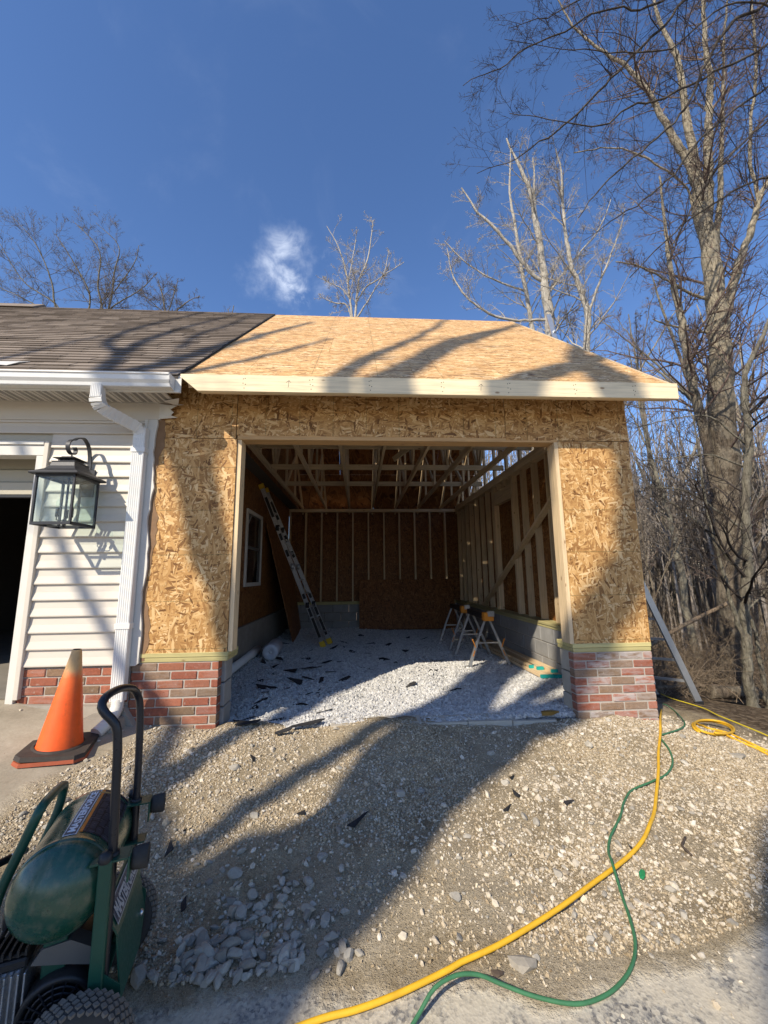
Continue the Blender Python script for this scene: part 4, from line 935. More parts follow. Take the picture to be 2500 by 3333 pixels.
# ------------------------------------------------------------------ traffic cone
cxx, cyy = -2.16, -.46; cz0 = -1.215
K = Thing('traffic_cone', 'orange traffic cone with a faded tan tip on a dirty black base', 'traffic cone', (cxx, cyy, cz0), (R(2), R(4.5), R(17)), local=True)
K.part('cone', MB().lathe([(.148, .035), (.140, .042), (.137, .05), (.031, .692), (.029, .70), (.024, .70), (.024, .66), (.12, .06)], (0, 0, 0), k=40), M_CONE)
def rsq(hw, cut, z0, z1, warp=.0):
    c = [(-hw+cut, -hw), (hw-cut, -hw), (hw, -hw+cut), (hw, hw-cut), (hw-cut, hw), (-hw+cut, hw), (-hw, hw-cut), (-hw, -hw+cut)]
    mb = MB(); mb._add([(x, y, z0+warp*x*y*20) for x, y in c]+[(x*.97, y*.97, z1+warp*x*y*20) for x, y in c], [tuple(reversed(range(8))), tuple(range(8, 16))]+[(i, (i+1) % 8, 8+(i+1) % 8, 8+i) for i in range(8)]); return mb
K.part('base', rsq(.205, .05, .012, .040, .008).lathe([(.165, .038), (.160, .047), (.145, .05)], k=40), M_CONEB)
K.part('rim', rsq(.211, .055, -.012, .010, -.004), plain('dirty_red_rim', (.33, .075, .03), .7, amt=.35))
K.part('tip_lining', MB().lathe([(.0205, .64), (.0235, .701)], k=20), M_BROWN)  # dark brown sleeve lining the open tip

# ------------------------------------------------------------------ air compressor
CO = (-.767, -2.256, gh(-.767, -2.256))
A = Thing('air_compressor', 'dark green wheeled air compressor with black pull handle and twin pneumatic tyres', 'air compressor', CO, (0, 0, R(107.457)), local=True)
TY, TZ, TR_ = .140, .525, .128
x0, x1 = .030, .345
prof = [(TR_*math.sin(a), x0-.088*math.cos(a)) for a in np.linspace(0.01, math.pi/2, 16)]
prof += [(TR_, x0+.004), (TR_+.0025, x0+.006), (TR_+.003, x0+.012), (TR_+.001, x0+.017), (TR_, x0+.03)]
prof += [(TR_, x) for x in np.linspace(x0+.06, x1-.06, 8)]+[(TR_, x1-.03), (TR_+.003, x1-.012), (TR_, x1-.004)]
prof += [(TR_*math.cos(a), x1+.085*math.sin(a)) for a in np.linspace(0.02, math.pi/2-.01, 14)]
tank = A.part('tank', MB().lathe(prof, (0, TY, TZ), 'X', 56), M_GREEN)
def wrap(u, s, lift=.0016):         # point on the tank: u along, s arc angle from the top towards +y (degrees)
    a = R(s); r = TR_+lift; return (u, TY+r*math.sin(a), TZ+r*math.cos(a))
def patch(u0, u1, s0, s1, lift, nu=2, ns=10):
    mb = MB(); vs = [wrap(u0+(u1-u0)*i/nu, s0+(s1-s0)*j/ns, lift) for i in range(nu+1) for j in range(ns+1)]
    k = ns+1; mb._add(vs, [(i*k+j, i*k+j+1, (i+1)*k+j+1, (i+1)*k+j) for i in range(nu) for j in range(ns)], True); return mb
A.part('orange_stripe', patch(.075, .350, -14.5, -11.0, .0016), M_ORANGE, tank)
A.part('tread_decal', patch(.075, .350, -60, -14.7, .0014, 4, 16), M_TREADP, tank)
def text_mesh(name, s, size, bold, mp, m, extr=0.):
    cu_ = bpy.data.curves.new('t', 'FONT'); cu_.body = s; cu_.size = size; cu_.offset = bold; cu_.resolution_u = 2; cu_.align_x = 'LEFT'
    to = bpy.data.objects.new('t', cu_); me = bpy.data.meshes.new_from_object(to); bpy.data.objects.remove(to)
    bm = bmesh.new(); bm.from_mesh(me); bmesh.ops.triangulate(bm, faces=bm.faces[:]); bm.to_mesh(me); bm.free()
    me.name = name; w = max(v.co.x for v in me.vertices); h = max(v.co.y for v in me.vertices)
    for v in me.vertices: v.co = Vector(mp(v.co.x/w, v.co.y/h))
    me.materials.clear(); me.materials.append(m); return me
U0, U1, S0, S1 = .065, .345, -7.5, 6.5
A.data('lettering', text_mesh('lettering', 'MASTERFORCE', .05, .0022, lambda x, y: wrap(U0+.010+(U1-U0-.020)*x, S0+2.4+(S1-S0-4.8)*y, .0030), M_DECALW), tank)
A.part('letter_panel', patch(U0, U1, S0, S1, .0022, 2, 6), M_DECALB, tank)
A.part('letter_border', patch(U0-.004, U1+.004, S0-1.3, S1+1.3, .0013, 2, 6), M_DECALW, tank)
# pull handle
HS = .35
hp = spline([(0, .0, .22), (0, .002, .55), (0, .010, .80), (0, .016, .93), (0, .026, .985), (0, .055, 1.020), (.004, .070, 1.044), (.03, .070, 1.062), (.10, .064, 1.064), (.20, .052, 1.052), (.30, .036, 1.022), (.338, .024, .985), (.35, .016, .94), (.35, .008, .80), (.35, .002, .55), (.35, 0, .22)], .02)
A.part('handle', MB().tube(hp, .0135, 16), M_BLACKM)
gp = [p for p in hp if p[2] > 1.046 and p[0] < .20]; A.part('grip', MB().tube([gp[0]]+gp, [.015]+[.0185]*len(gp), 16), M_FOAM)
for xx_, zz in ((0, .602), (HS, .592)):
    b_ = A.part('handle_bracket', MB().prism([(xx_-.032, -.044, zz), (xx_+.032, -.044, zz), (xx_+.032, .055, zz), (xx_-.032, .055, zz)], None, (0, 0, -.005)), M_GREENP)
    A.part('bracket_flange', MB().cbox(xx_-.032, xx_+.032, -.050, -.0445, zz-.070, zz, .001), M_GREENP, b_)
    A.part('collar', MB().lathe([(.0145, zz-.004), (.020, zz-.004), (.020, zz+.008), (.0145, zz+.010)], (xx_, 0.004, 0), k=18), M_BLACK, b_)
    A.part('rubber_foot', MB().lathe([(.0, 0), (.028, 0), (.031, -.01), (.033, -.044), (.030, -.046), (.020, -.046), (.018, -.042), (0, -.042)], (xx_+.012, -.0505, zz-.028), 'Y', 22), M_RUBBER, b_)
A.part('lower_bracket', MB().cbox(HS-.03, HS+.03, -.04, .05, .452, .457, .001), M_GREENP)
# legs and back plate
for xx_, s in ((-.024, 1), (HS+.026, -1)):
    A.part('frame_leg', MB().cbox(xx_-.013, xx_+.013, -.004, .032, .10, .605, .003), M_GREENP)
    A.part('leg_cap', MB().lathe([(0, .628), (.016, .624), (.020, .606), (.018, .600)], (xx_, .016, 0), k=14), M_BLACK)
    A.part('wheel_gusset', MB().prism([(xx_-.002, -.004, .30), (xx_-.002, -.050, .26), (xx_-.002, -.052, .235), (xx_-.002, -.04, .11), (xx_-.002, .05, .11)], None, (.004*s, 0, 0)), M_GREENP)
bp = A.part('back_plate', MB().prism([(.0, .012, .455), (HS, .012, .425), (HS, -.030, .345), (.0, -.030, .375)], None, (0, .003, -.004)), M_GREENP)
A.part('lower_plate', MB().prism([(.0, -.028, .372), (HS, -.028, .342), (HS+.02, -.052, .20), (.24, -.060, .165), (.0, -.050, .20)], None, (0, .004, -.001)), M_GREENP)
A.part('bolt', MB().lathe([(0, -.012), (.010, -.010), (.012, 0), (0, 0)], (.29, -.046, .235), 'Y', k=8), M_ALU, bp)
def backmap(x, y, l=.0): return (.035+.275*x, -.018+.018*y-l*.85, .3995-.026*x+.0357*y-.001+l*.5)
A.data('lettering', text_mesh('lettering', 'MASTERFORCE', .05, .0022, lambda x, y: backmap(x, y, .0045), plain('decal_grey', (.36, .38, .40), .5)), bp)
A.part('letter_panel', MB()._add([backmap(*q, .003) for q in ((-.04, -.2), (1.04, -.2), (1.04, 1.2), (-.04, 1.2))], [(0, 1, 2, 3)]), M_DECALB, bp)
A.part('letter_border', MB()._add([backmap(*q, .0018) for q in ((-.05, -.30), (1.05, -.30), (1.05, 1.30), (-.05, 1.30))], [(0, 1, 2, 3)]), plain('decal_border', (.36, .38, .40), .5), bp)
# lifting handle on the far side
lh = spline([(.09, .34, .30), (.095, .325, .42), (.10, .311, .512), (.10, .267, .635), (.10, .240, .710), (.115, .234, .728), (.15, .235, .728), (.25, .240, .716), (.335, .246, .698), (.368, .250, .680), (.374, .254, .650), (.370, .262, .60), (.36, .30, .48)], .02)
A.part('lift_handle', MB().tube(lh, .0145, 14), M_GREENP)
gp = [p for p in lh if .112 < p[0] < .345 and p[2] > .69]; A.part('lift_grip', MB().tube([gp[0]]+gp, [.016]+[.0195]*len(gp), 14), M_FOAM)
# wheels with a raised diamond tread
def tyre_prof(r, w): return [(r*.52, -w*.40), (r*.66, -w*.5), (r*.86, -w*.5), (r*.955, -w*.40), (r*.985, -w*.2), (r*.985, w*.2), (r*.955, w*.40), (r*.86, w*.5), (r*.66, w*.5), (r*.52, w*.40)]
for wx, wy in ((-.088, .045), (.420, .062)):
    WR, WW = .150, .074; c = (wx, wy, WR)
    w_ = A.part('wheel', MB().lathe([(0, -.050), (.020, -.050), (.024, -.024), (.078, -.022), (.082, -.034), (.082, .034), (.078, .022), (0, .020)], c, 'X', 28), M_BLACK)
    A.part('tyre', MB().lathe(tyre_prof(WR, WW), c, 'X', 44), M_RUBBER, w_)
    tr = MB(); nn = 44
    for i in range(nn):
        for j in range(5):
            ux = (-.030+.015*j); da = 2*math.pi/nn*.43; a0 = 2*math.pi*(i+(.5 if j % 2 else 0))/nn
            rr = WR*(.985 if abs(ux) < .016 else .955); q = []
            for rad in (rr-.004, rr+.0035):
                for da_, dx in ((-da, 0), (0, -.0078), (da, 0), (0, .0078)):
                    a = a0+da_; q.append((wx+ux+dx, wy+rad*math.cos(a), WR+rad*math.sin(a)))
            tr._add(q, [(4, 5, 6, 7), (0, 1, 5, 4), (1, 2, 6, 5), (2, 3, 7, 6), (3, 0, 4, 7)])
    o = A.part('tread', tr, M_TREAD, w_); o['kind'] = 'stuff'
A.part('axle', MB().tube([(-.10, .045, .150), (.43, .062, .150)], .011, 10), M_STEEL)
A.part('platform', MB().cbox(-.02, .38, .03, .38, .095, .105, .002), M_GREENP)
A.part('motor', MB().lathe([(0, .10), (.07, .10), (.078, .11), (.078, .33), (.07, .34), (0, .34)], (0, .12, .21), 'X', 28), M_BLACK)
f_ = A.part('cylinder', MB().cbox(.045, .145, .215, .345, .11, .325, .004), M_STEEL)
for i in range(10): A.part('cooling_fin', MB().cbox(.022, .158, .200+.0155*i, .205+.0155*i, .125, .330, .001), M_ALU, f_)
A.part('cylinder_head', MB().cbox(.04, .15, .205, .345, .331, .356, .005), M_BLACK)
hf = A.part('valve_cover', MB().cbox(.05, .14, .215, .335, .3565, .366, .003), M_BLACK)
for i in range(8): A.part('head_fin', MB().box(.035, .155, .206+.0185*i, .212+.0185*i, .3665, .384), M_BLACK, hf)
sh_ = A.part('fan_shroud', MB().lathe([(0, .030), (.094, .030), (.100, .022), (.100, -.035), (.096, -.042), (.084, -.040), (.082, -.01), (0, -.01)], (.045, .115, .205), 'X', 36), M_BLACK)
rg = MB()
for r_ in (.022, .038, .054, .070): rg.lathe([(r_, -.038), (r_+.0035, -.040), (r_+.007, -.038), (r_+.0035, -.034), (r_, -.038)], (.045, .115, .205), 'X', 30)
for k in range(16):
    a = 2*math.pi*k/16; rg.beam((.007, .115+.016*math.cos(a), .205+.016*math.sin(a)), (.007, .115+.086*math.cos(a+.25), .205+.086*math.sin(a+.25)), .004, .006, (1, 0, 0))
o = A.part('fan_grille', rg, M_BLACKM, sh_); o['kind'] = 'stuff'
A.part('belt_guard', MB().prism([(.035, .01, .32), (.035, .10, .375), (.035, .17, .37), (.035, .195, .335), (.035, .10, .312), (.035, .03, .29)], None, (.05, 0, 0)), plain('guard_grey', (.13, .13, .125), .5, .3))
A.part('pressure_pipe', MB().tube(spline([(.16, .22, .37), (.22, .25, .40), (.22, .20, .42), (.22, .15, .41)], .02), .008, 8), M_ALU)
A.part('oil_cap', MB().lathe([(0, .0), (.020, 0), (.022, .012), (.018, .02), (0, .02)], (.09, .175, .366), k=16), M_YEL)
A.part('air_filter', MB().lathe([(0, 0), (.03, 0), (.03, .06), (0, .06)], (.20, .30, .36), k=16), M_BLACK)
A.part('hose_coupling', MB().tube([(.30, .32, .52), (.26, .35, .525)], .010, 10), M_ALU)
A.part('coupling_hose', MB().tube([(.26, .35, .525), (.18, .42, .53), (.05, .52, .52)], .012, 10), M_BLACK)
for p_ in (.06, .32): A.part('support_post', MB().cbox(p_-.02, p_+.02, .11, .17, .106, .42, .003), M_GREENP)

# ------------------------------------------------------------------ hoses on the ground
YH, GHP, RP_, CO1, CO2 = [(3.444,0.965,-1.552),(2.699,-0.024,-1.314),(2.491,-0.291,-1.317),(2.258,-0.569,-1.338),(2.081,-0.794,-1.360),(1.890,-1.021,-1.382),(1.711,-1.230,-1.399),(1.536,-1.397,-1.409),(1.394,-1.495,-1.413),(1.234,-1.588,-1.416),(1.058,-1.681,-1.419),(0.887,-1.774,-1.421),(0.719,-1.855,-1.424),(0.534,-1.937,-1.426),(0.375,-1.991,-1.428),(0.326,-2.014,-1.428),(0.140,-2.081,-1.431),(-0.008,-2.122,-1.432),(-0.129,-2.142,-1.433),(-0.314,-2.191,-1.436)], [(3.778,1.372,-1.618),(3.757,1.268,-1.608),(3.584,0.927,-1.569),(3.040,0.124,-1.404),(2.790,-0.142,-1.342),(2.576,-0.264,-1.328),(2.473,-0.314,-1.324),(2.433,-0.379,-1.330),(2.371,-0.536,-1.347),(2.255,-0.705,-1.362),(2.102,-0.835,-1.371),(1.937,-0.912,-1.375),(1.755,-0.987,-1.381),(1.614,-1.111,-1.393),(1.495,-1.251,-1.403),(1.345,-1.389,-1.410),(1.277,-1.478,-1.414),(1.236,-1.571,-1.400),(1.178,-1.726,-1.429),(1.128,-1.859,-1.436),(1.082,-1.951,-1.440),(1.018,-2.026,-1.443),(0.934,-2.086,-1.445),(0.838,-2.129,-1.445),(0.730,-2.146,-1.444),(0.598,-2.125,-1.432),(0.479,-2.095,-1.409),(0.416,-2.088,-1.388),(0.337,-2.096,-1.378),(0.256,-2.121,-1.388),(0.198,-2.159,-1.420),(0.133,-2.221,-1.443)], [(4.562,2.442,-1.817),(4.330,1.931,-1.730),(4.235,1.318,-1.660),(4.057,0.891,-1.606),(3.972,0.544,-1.576),(3.878,0.154,-1.551),(3.748,-0.354,-1.527)], [(2.959,-0.147,-1.378),(2.954,-0.104,-1.372),(3.004,-0.017,-1.382),(3.208,0.232,-1.453),(3.419,0.456,-1.517),(3.534,0.534,-1.535),(3.626,0.563,-1.543),(3.691,0.550,-1.546),(3.722,0.501,-1.544),(3.715,0.423,-1.538),(3.670,0.327,-1.527),(3.588,0.218,-1.509),(3.475,0.103,-1.484),(3.344,-0.008,-1.454),(3.218,-0.095,-1.425),(3.113,-0.149,-1.401),(3.032,-0.171,-1.382),(2.979,-0.166,-1.368),(2.960,-0.134,-1.359),(2.985,-0.069,-1.360),(3.095,0.074,-1.392),(3.351,0.365,-1.480),(3.490,0.482,-1.509),(3.591,0.528,-1.521),(3.667,0.530,-1.526),(3.711,0.494,-1.526),(3.718,0.426,-1.521),(3.686,0.337,-1.512),(3.617,0.233,-1.496),(3.516,0.120,-1.474),(3.392,0.009,-1.447),(3.266,-0.084,-1.418),(3.155,-0.146,-1.394),(3.067,-0.177,-1.374),(3.220,-0.071,-1.439),(3.230,-0.223,-1.446),(3.303,-0.394,-1.469),(3.336,-0.760,-1.492)], [(3.387,0.420,-1.509),(3.212,0.063,-1.437),(3.349,-0.005,-1.464),(3.335,-0.211,-1.461),(3.366,-0.334,-1.471),(3.467,-0.652,-1.496)]
def onground(p, d): return [(q[0], q[1], max(q[2], float(gzt(np.array([q[0]]), np.array([q[1]]))[0])+d)) for q in p]
def hose_obj(name, pts, r, m, label, cat, group=None, extra=None):
    p = onground(pts, r); s = onground(spline(p, .025), r*.9); b = tuple(s[0])
    mb = MB().tube(s, r, 12)
    for e in (extra or []): mb.tube(onground(spline(onground(e, r), .025), r*.9), r, 12)
    return solo(name, mb, m, label, cat, b, group)
hose_obj('air_hose', YH, .0098, M_YHOSE, 'long yellow air hose curving from the right brick pier to the bottom of the frame', 'hose')
g0 = GHP[-1]; tail = [(.0, -2.42, gh(0, -2.42)+.01), (-.35, -2.55, gh(-.35, -2.55)+.01), (-.62, -2.62, -1.40), (-.80, -2.53, -1.28), (-.95, -2.41, -1.19), (-1.06, -2.30, -1.14), (-1.25, -2.2, -1.12)]
hose_obj('garden_hose', GHP+tail, .0066, M_GHOSE, 'thin green hose snaking over the yellow hose to the compressor', 'hose')
hose_obj('coiled_hose', CO1, .0105, M_YHOSE, 'yellow hose lying in loops on the dirt by the woods', 'hose', None, [CO2])
hose_obj('rope', RP_, .0065, M_ROPE, 'thin yellow rope stretched along the edge of the woods', 'rope')

# ------------------------------------------------------------------ inside the garage
fl_ = lambda x, y: float(floorz(np.array([x]), np.array([y]))[0])
# multi-position ladder leaning on the left wall
S = Thing('ladder', 'aluminium multi position ladder with yellow feet leaning on the left wall inside the garage', 'ladder', (-.66, 4.2, -1.29))
lb, lt = Vector((-.66, 4.02, -1.285)), Vector((-1.775, 3.47, 1.66))
of = Vector((.10, .36, 0))
for k, o_ in enumerate((Vector((0, 0, 0)), of)):
    a, b = lb+o_, lt+o_+Vector((-.10, 0, 0))*k
    d_ = (b-a)
    r_ = S.part('rail', MB().beam(a+d_*.03, b-d_*.02, .075, .028, (0, 1, .2)), M_ALU)
    for f0, f1 in ((0, .035), (.972, 1.0)): S.part('foot', MB().beam(a+d_*f0, a+d_*f1, .095, .045, (0, 1, .2)), M_YEL, r_)
    for f in (.26, .50, .735): S.part('hinge', MB().lathe([(0, -.03), (.055, -.03), (.055, .03), (0, .03)], a+d_*f, 'X', 18), M_BLACK if f != .5 else M_STEEL, r_)
    for f0, f1 in ((.06, .18), (.19, .24), (.30, .33), (.56, .60), (.66, .70), (.80, .92)): S.part('label_patch', MB().beam(a+d_*f0+Vector((.0, -.001, 0)), a+d_*f1+Vector((0, -.001, 0)), .050, .0295, (0, 1, .2)), M_BLACK, r_)
for i in range(1, 12): S.part('rung', MB().beam(lb+(lt-lb)*i/12, lb+of+(lt-lb+Vector((-.10, 0, 0)))*i/12, .028, .03), M_ALU)
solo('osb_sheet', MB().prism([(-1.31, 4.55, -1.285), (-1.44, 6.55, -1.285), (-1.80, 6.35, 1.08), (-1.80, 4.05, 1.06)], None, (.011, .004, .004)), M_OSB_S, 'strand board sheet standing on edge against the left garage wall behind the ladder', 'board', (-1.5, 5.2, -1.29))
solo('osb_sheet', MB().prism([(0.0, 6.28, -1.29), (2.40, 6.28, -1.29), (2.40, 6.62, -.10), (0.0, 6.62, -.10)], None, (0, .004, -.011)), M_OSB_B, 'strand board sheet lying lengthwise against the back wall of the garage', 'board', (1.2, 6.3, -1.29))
# saw horses
def sawhorse(x, y, label, first=None):
    if first: return dup(first.o, (x, y, fl_(x, y)+.01), (0, 0, 0), label)
    h = Thing('sawhorse', label, 'sawhorse', (x, y, fl_(x, y)+.01), (0, 0, 0), 'folding sawhorses in the garage', local=True)
    for yy_ in (0, .86):
        for s in (-1, 1):
            l_ = h.part('leg', MB().beam((s*.03, yy_, .655), (s*.165, yy_, .33), .03, .034, YY).beam((s*.160, yy_, .34), (s*.285, yy_-.02, .02), .036, .040, YY), M_STEEL)
            h.part('foot', MB().cbox(s*.285-.045, s*.285+.045, yy_-.05, yy_+.02, -.005, .018, .004), M_ALU, l_)
            if yy_ == 0: h.part('latch', MB().beam((s*.19, -.022, .27), (s*.235, -.024, .385), .012, .016, YY).beam((s*.205, -.022, .23), (s*.235, -.022, .15), .012, .03, YY), M_ORG, l_)
        h.part('spreader', MB().cbox(-.165, .165, yy_-.012, yy_+.012, .318, .338, .002), M_ALU)
    h.part('beam', MB().cbox(-.045, .045, -.06, .92, .655, .735, .004), M_BLACK)
    h.part('end_clamp', MB().cbox(-.075, .070, -.11, -.0, .640, .760, .008), M_ORG)
    h.part('clamp_plate', MB().cbox(-.02, .078, -.114, -.04, .70, .778, .006), M_ALU)
    return h
h1 = sawhorse(1.85, 2.17, 'folding sawhorse with orange clamp nearest the garage door opening')
sawhorse(1.86, 3.50, 'folding sawhorse with orange clamp farther back, behind the nearer one', h1)
# lumber with teal painted ends
specs = [(2.24, 1.36, 0), (2.33, 1.36, 0), (2.42, 1.34, 0), (2.32, 1.62, 1), (2.43, 1.45, 1), (2.26, 1.72, 1)]
names = ['lowest board farthest from the wall', 'lowest board in the middle', 'lowest board beside the block wall', 'upper board in the middle', 'upper board beside the block wall', 'upper board set back farthest from the wall']
for (x, y, l), nm in zip(specs, names):
    z = -1.275+.039*l+.002; t = Thing('lumber_board', nm.replace('board', 'teal ended board')+' in the small lumber stack', 'lumber', (x, y+1.2, z), (0, 0, R(2.2-l*.5)), 'lumber boards with teal ends', local=True)
    t.part('board', MB().cbox(-.043, .043, -1.2, 1.22, 0, .037, .002), M_LY)
    t.part('painted_end', MB().box(-.0435, .0435, -1.203, -1.17, -.0005, .0375), M_TEAL)
P_ = Thing('drain_pipe', 'white plastic pipe lying along the left foundation wall in the garage', 'pipe', (-1.6, 2.6, -1.2))
P_.part('pipe', MB().lathe([(.05, 0), (.055, 0), (.055, 2.6), (.05, 2.6), (.05, 0)], (0, 0, 0), 'Y', 20), M_PVC)
P_.o.rotation_euler = (R(-1.5), 0, R(2.5)); P_.o.location = (-1.66, 2.0, -1.18)
for ch in P_.o.children: ch.data = MB().lathe([(.045, -.9), (.055, -.9), (.055, .86), (.062, .87), (.075, 1.45), (.068, 1.45), (.05, .86), (.045, -.9)], (0, 0, 0), 'Y', 22).mesh('pipe', M_PVC)
rl = MB().lathe([(0, -.30), (.02, -.30), (.022, -.28), (.028, -.30), (.115, -.302), (.120, -.295), (.122, .33), (.118, .34), (0, .34)], (0, 0, 0), 'Y', 28)
o = solo('plastic_roll', rl, M_POLY, 'roll of clear plastic sheeting lying on the gravel beside the white pipe', 'roll', (-1.42, 3.25, -1.175), local=True); o.rotation_euler = (0, 0, R(4))
# roofing scraps on the gravel
ISC = [(-1.28,1.44),(-1.26,1.70),(-.88,1.20),(-.76,1.43),(-1.03,1.04),(-.79,2.23),(-.64,2.36),(-1.24,2.43),(-.50,1.57),(-.47,3.83),(-1.42,4.47),(-1.02,.71),(-1.05,.58),(-.64,.67),(-.64,1.00),(-.45,1.07),(-1.09,2.00),(-.92,2.06),(-.25,2.63),(.21,4.25),(.54,3.95),(.38,2.72),(.58,2.53),(.98,4.71),(.04,5.50),(-.33,4.59),(.45,5.44),(1.05,3.88),(-.82,6.0),(1.07,1.84),(1.25,2.75),(-1.27,3.0),(-.86,3.05),(-1.49,2.77),(-.18,1.65),(-.53,2.66),(-.87,1.61),(.71,6.18),(-.13,3.35),(-.3,3.9),(.2,3.2),(-.9,3.6),(-1.1,.35),(-.75,.30),(-.35,.45),(-1.0,.15),(.1,2.2),(.75,3.3),(1.3,4.6),(.6,1.3),(-.62,1.72),(-1.1,1.25),(-.4,2.05),(.15,3.75),(-.7,2.75),(1.0,1.1)]
def scrap_mb(w, l, r):
    k = r.integers(5, 8); an = np.sort(r.uniform(0, 6.28, k)); pts = [(np.sign(math.cos(a))*abs(math.cos(a))**.6*w*r.uniform(.75, 1.1), np.sign(math.sin(a))*abs(math.sin(a))**.6*l*r.uniform(.75, 1.1)) for a in an]
    cv = r.uniform(-.9, .9); return MB().prism([(x, y, cv*x*x*2+cv*.3*y) for x, y in pts], None, (0, 0, .006))
rs = np.random.default_rng(5); scm = [scrap_mb(rs.uniform(.07, .17), rs.uniform(.04, .08), rs).mesh('shingle_scrap', M_SCRAP) for _ in range(14)]
for i, (x, y) in enumerate(ISC):
    o = link('shingle_scrap', scm[i % 14], None, (x, y, fl_(x, y)+.018), (rs.normal(0, .14), rs.normal(0, .14), rs.uniform(0, 6.28)))
    if i % 5 == 0: o.scale = (1.5, 1.2, 1)
    tag(o, 'torn black scrap of roof shingle lying on the white gravel inside the garage', 'shingle scrap', 'shingle scraps on the gravel')
for i, (x, y) in enumerate([(-0.985,-1.219),(-0.975,-1.363),(-0.766,-1.670),(-0.017,-1.226),(-0.342,-1.101),(-0.773,-0.521),(0.878,-1.122),(0.977,-1.014),(1.266,-1.103),(1.425,-1.426),(1.025,-0.816),(0.096,0.058),(-0.590,0.335),(-0.777,0.106),(-0.827,-0.174),(-0.373,0.821)][:11]):
    o = link('shingle_scrap', scm[(i*3) % 14], None, (x, y, float(gzt(np.array([x]), np.array([y]))[0])+.012), (rs.normal(0, .1), rs.normal(0, .1), rs.uniform(0, 6.28))); s_ = .42 if i != 3 else .62; o.scale = (s_, s_*(.8 if i != 3 else .45), .8)
    if i == 3: o.rotation_euler = (0, 0, R(52))
    tag(o, 'small dark scrap of roof shingle lying on the brown dirt outside', 'shingle scrap', 'shingle scraps on the dirt')
for i, (x, y, l, a, lab) in enumerate(((-.45, .02, .30, 12, 'long dark strip of roofing lying along the gravel edge at the opening'), (-.95, .02, .22, -4, 'flat dark offcut lying at the foot of the left pier by the opening'), (-.62, -.14, .15, 20, 'short dark offcut lying in the dirt just outside the opening'))):
    l *= .5
    o = solo('roofing_strip', MB().prism([(-l, -.022, 0), (l*.2, -.034, .006), (l*.7, -.026, .01), (l, .0, .02), (l*.8, .028, .014), (-l*.3, .022, .004), (-l*.9, .018, 0)], None, (0, 0, .008)), M_SCRAP, lab, 'roofing strip', (x, y, gh(x, y)+.022), local=True); o.rotation_euler = (0, R(-3), R(a))
MI = [(1.351,-1.621),(1.707,-1.477),(1.721,0.115),(2.983,-0.467),(0.503,-2.026),(0.610,-1.999)]
z = float(gzt(np.array([MI[0][0]]), np.array([MI[0][1]]))[0])
o = solo('plastic_scrap', MB().prism([(-.035, -.008, 0), (-.01, -.014, .004), (.03, -.010, .002), (.038, .006, 0), (.0, .012, .006), (-.03, .008, 0)], None, (0, 0, .003)), M_GREENSC, 'small torn scrap of bright green plastic on the pale dirt', 'plastic scrap', (MI[0][0], MI[0][1], z+.012), local=True); o.rotation_euler = (0, 0, R(50))
x, y = MI[1]; z = float(gzt(np.array([x]), np.array([y]))[0])
solo('stick', MB().tube(spline([(x-.03, y-.06, z+.012), (x-.03, y, z+.02), (x+.01, y+.04, z+.014), (x+.05, y+.075, z+.012)], .02), .006, 7), M_BROWN, 'bent brown twig lying on the dirt right of the hoses', 'stick', (x, y, z))
x, y = 1.73, .06; solo('wood_chip', MB().prism([(x-.09, y-.02, -1.262), (x-.02, y-.035, -1.258), (x+.08, y-.0, -1.262), (x+.02, y+.03, -1.262), (x-.08, y+.02, -1.262)], None, (0, 0, .03)), plain('amber_chip', (.22, .12, .02), .5, amt=.4), 'amber brown offcut lying on the threshold blocks by the right pier', 'offcut', (x, y, -1.26))
for (x, y), sc_, lab in ((MI[3], .055, 'flat white stone lying alone on the dirt below the yellow coil'), (MI[4], .022, 'small dark brown stone on the asphalt by the green hose'), (MI[5], .05, 'large pale stone lying alone just below the yellow hose')):
    v, f = RV[3]; z = float(gzt(np.array([x]), np.array([y]))[0]); mb = MB()._add([tuple(q) for q in v*np.array([sc_, sc_*.8, sc_*.55])], [tuple(q) for q in f])
    solo('stone', mb, M_ROCK if 'dark' not in lab else M_BROWN, lab, 'stone', (x, y, z+sc_*.2), local=True)
# ladders leaning on the gable end, seen past the corner
def ext_ladder(label, foot, top, wd, n_r, split, foot_pad=True, tw=0.):
    E_ = Thing('ladder', label, 'ladder', tuple(foot)); f_, t_ = Vector(foot), Vector(top); d_ = t_-f_
    for k in (0, 1):
        o_ = Vector((-tw*k, wd*k, -.02*k))
        b_ = E_.part('base_rail', MB().beam(f_+o_, f_+d_*split+o_, .032, .088, XX), M_GALV)
        o2 = o_+Vector((-.02, .036-.072*k, -.02)); E_.part('fly_rail', MB().beam(f_+d_*(split-.2)+o2, t_+o2, .026, .075, XX), M_GALV)
        if foot_pad: E_.part('foot', MB().cbox(f_.x-tw*k-.05, f_.x-tw*k+.05, f_.y+wd*k-.03, f_.y+wd*k+.03, f_.z-.03, f_.z+.02, .004), M_BLACK, b_)
    for i in range(1, n_r):
        c = f_+d_*(i/n_r); E_.part('rung', MB().beam(c, c+Vector((-tw, wd, -.02)), .032, .032), M_GALV)
ext_ladder('aluminium ladder leaning out past the right corner of the brick pier', (4.66, 1.86, gh(4.66, 1.86)), (2.78, 1.86, 3.0), .36, 17, .5, True, .34)
ext_ladder('aluminium ladder whose top pokes up above the right slope of the new roof', (4.05, 1.9, -1.55), (3.02, 1.86, 4.08), .40, 18, .55)

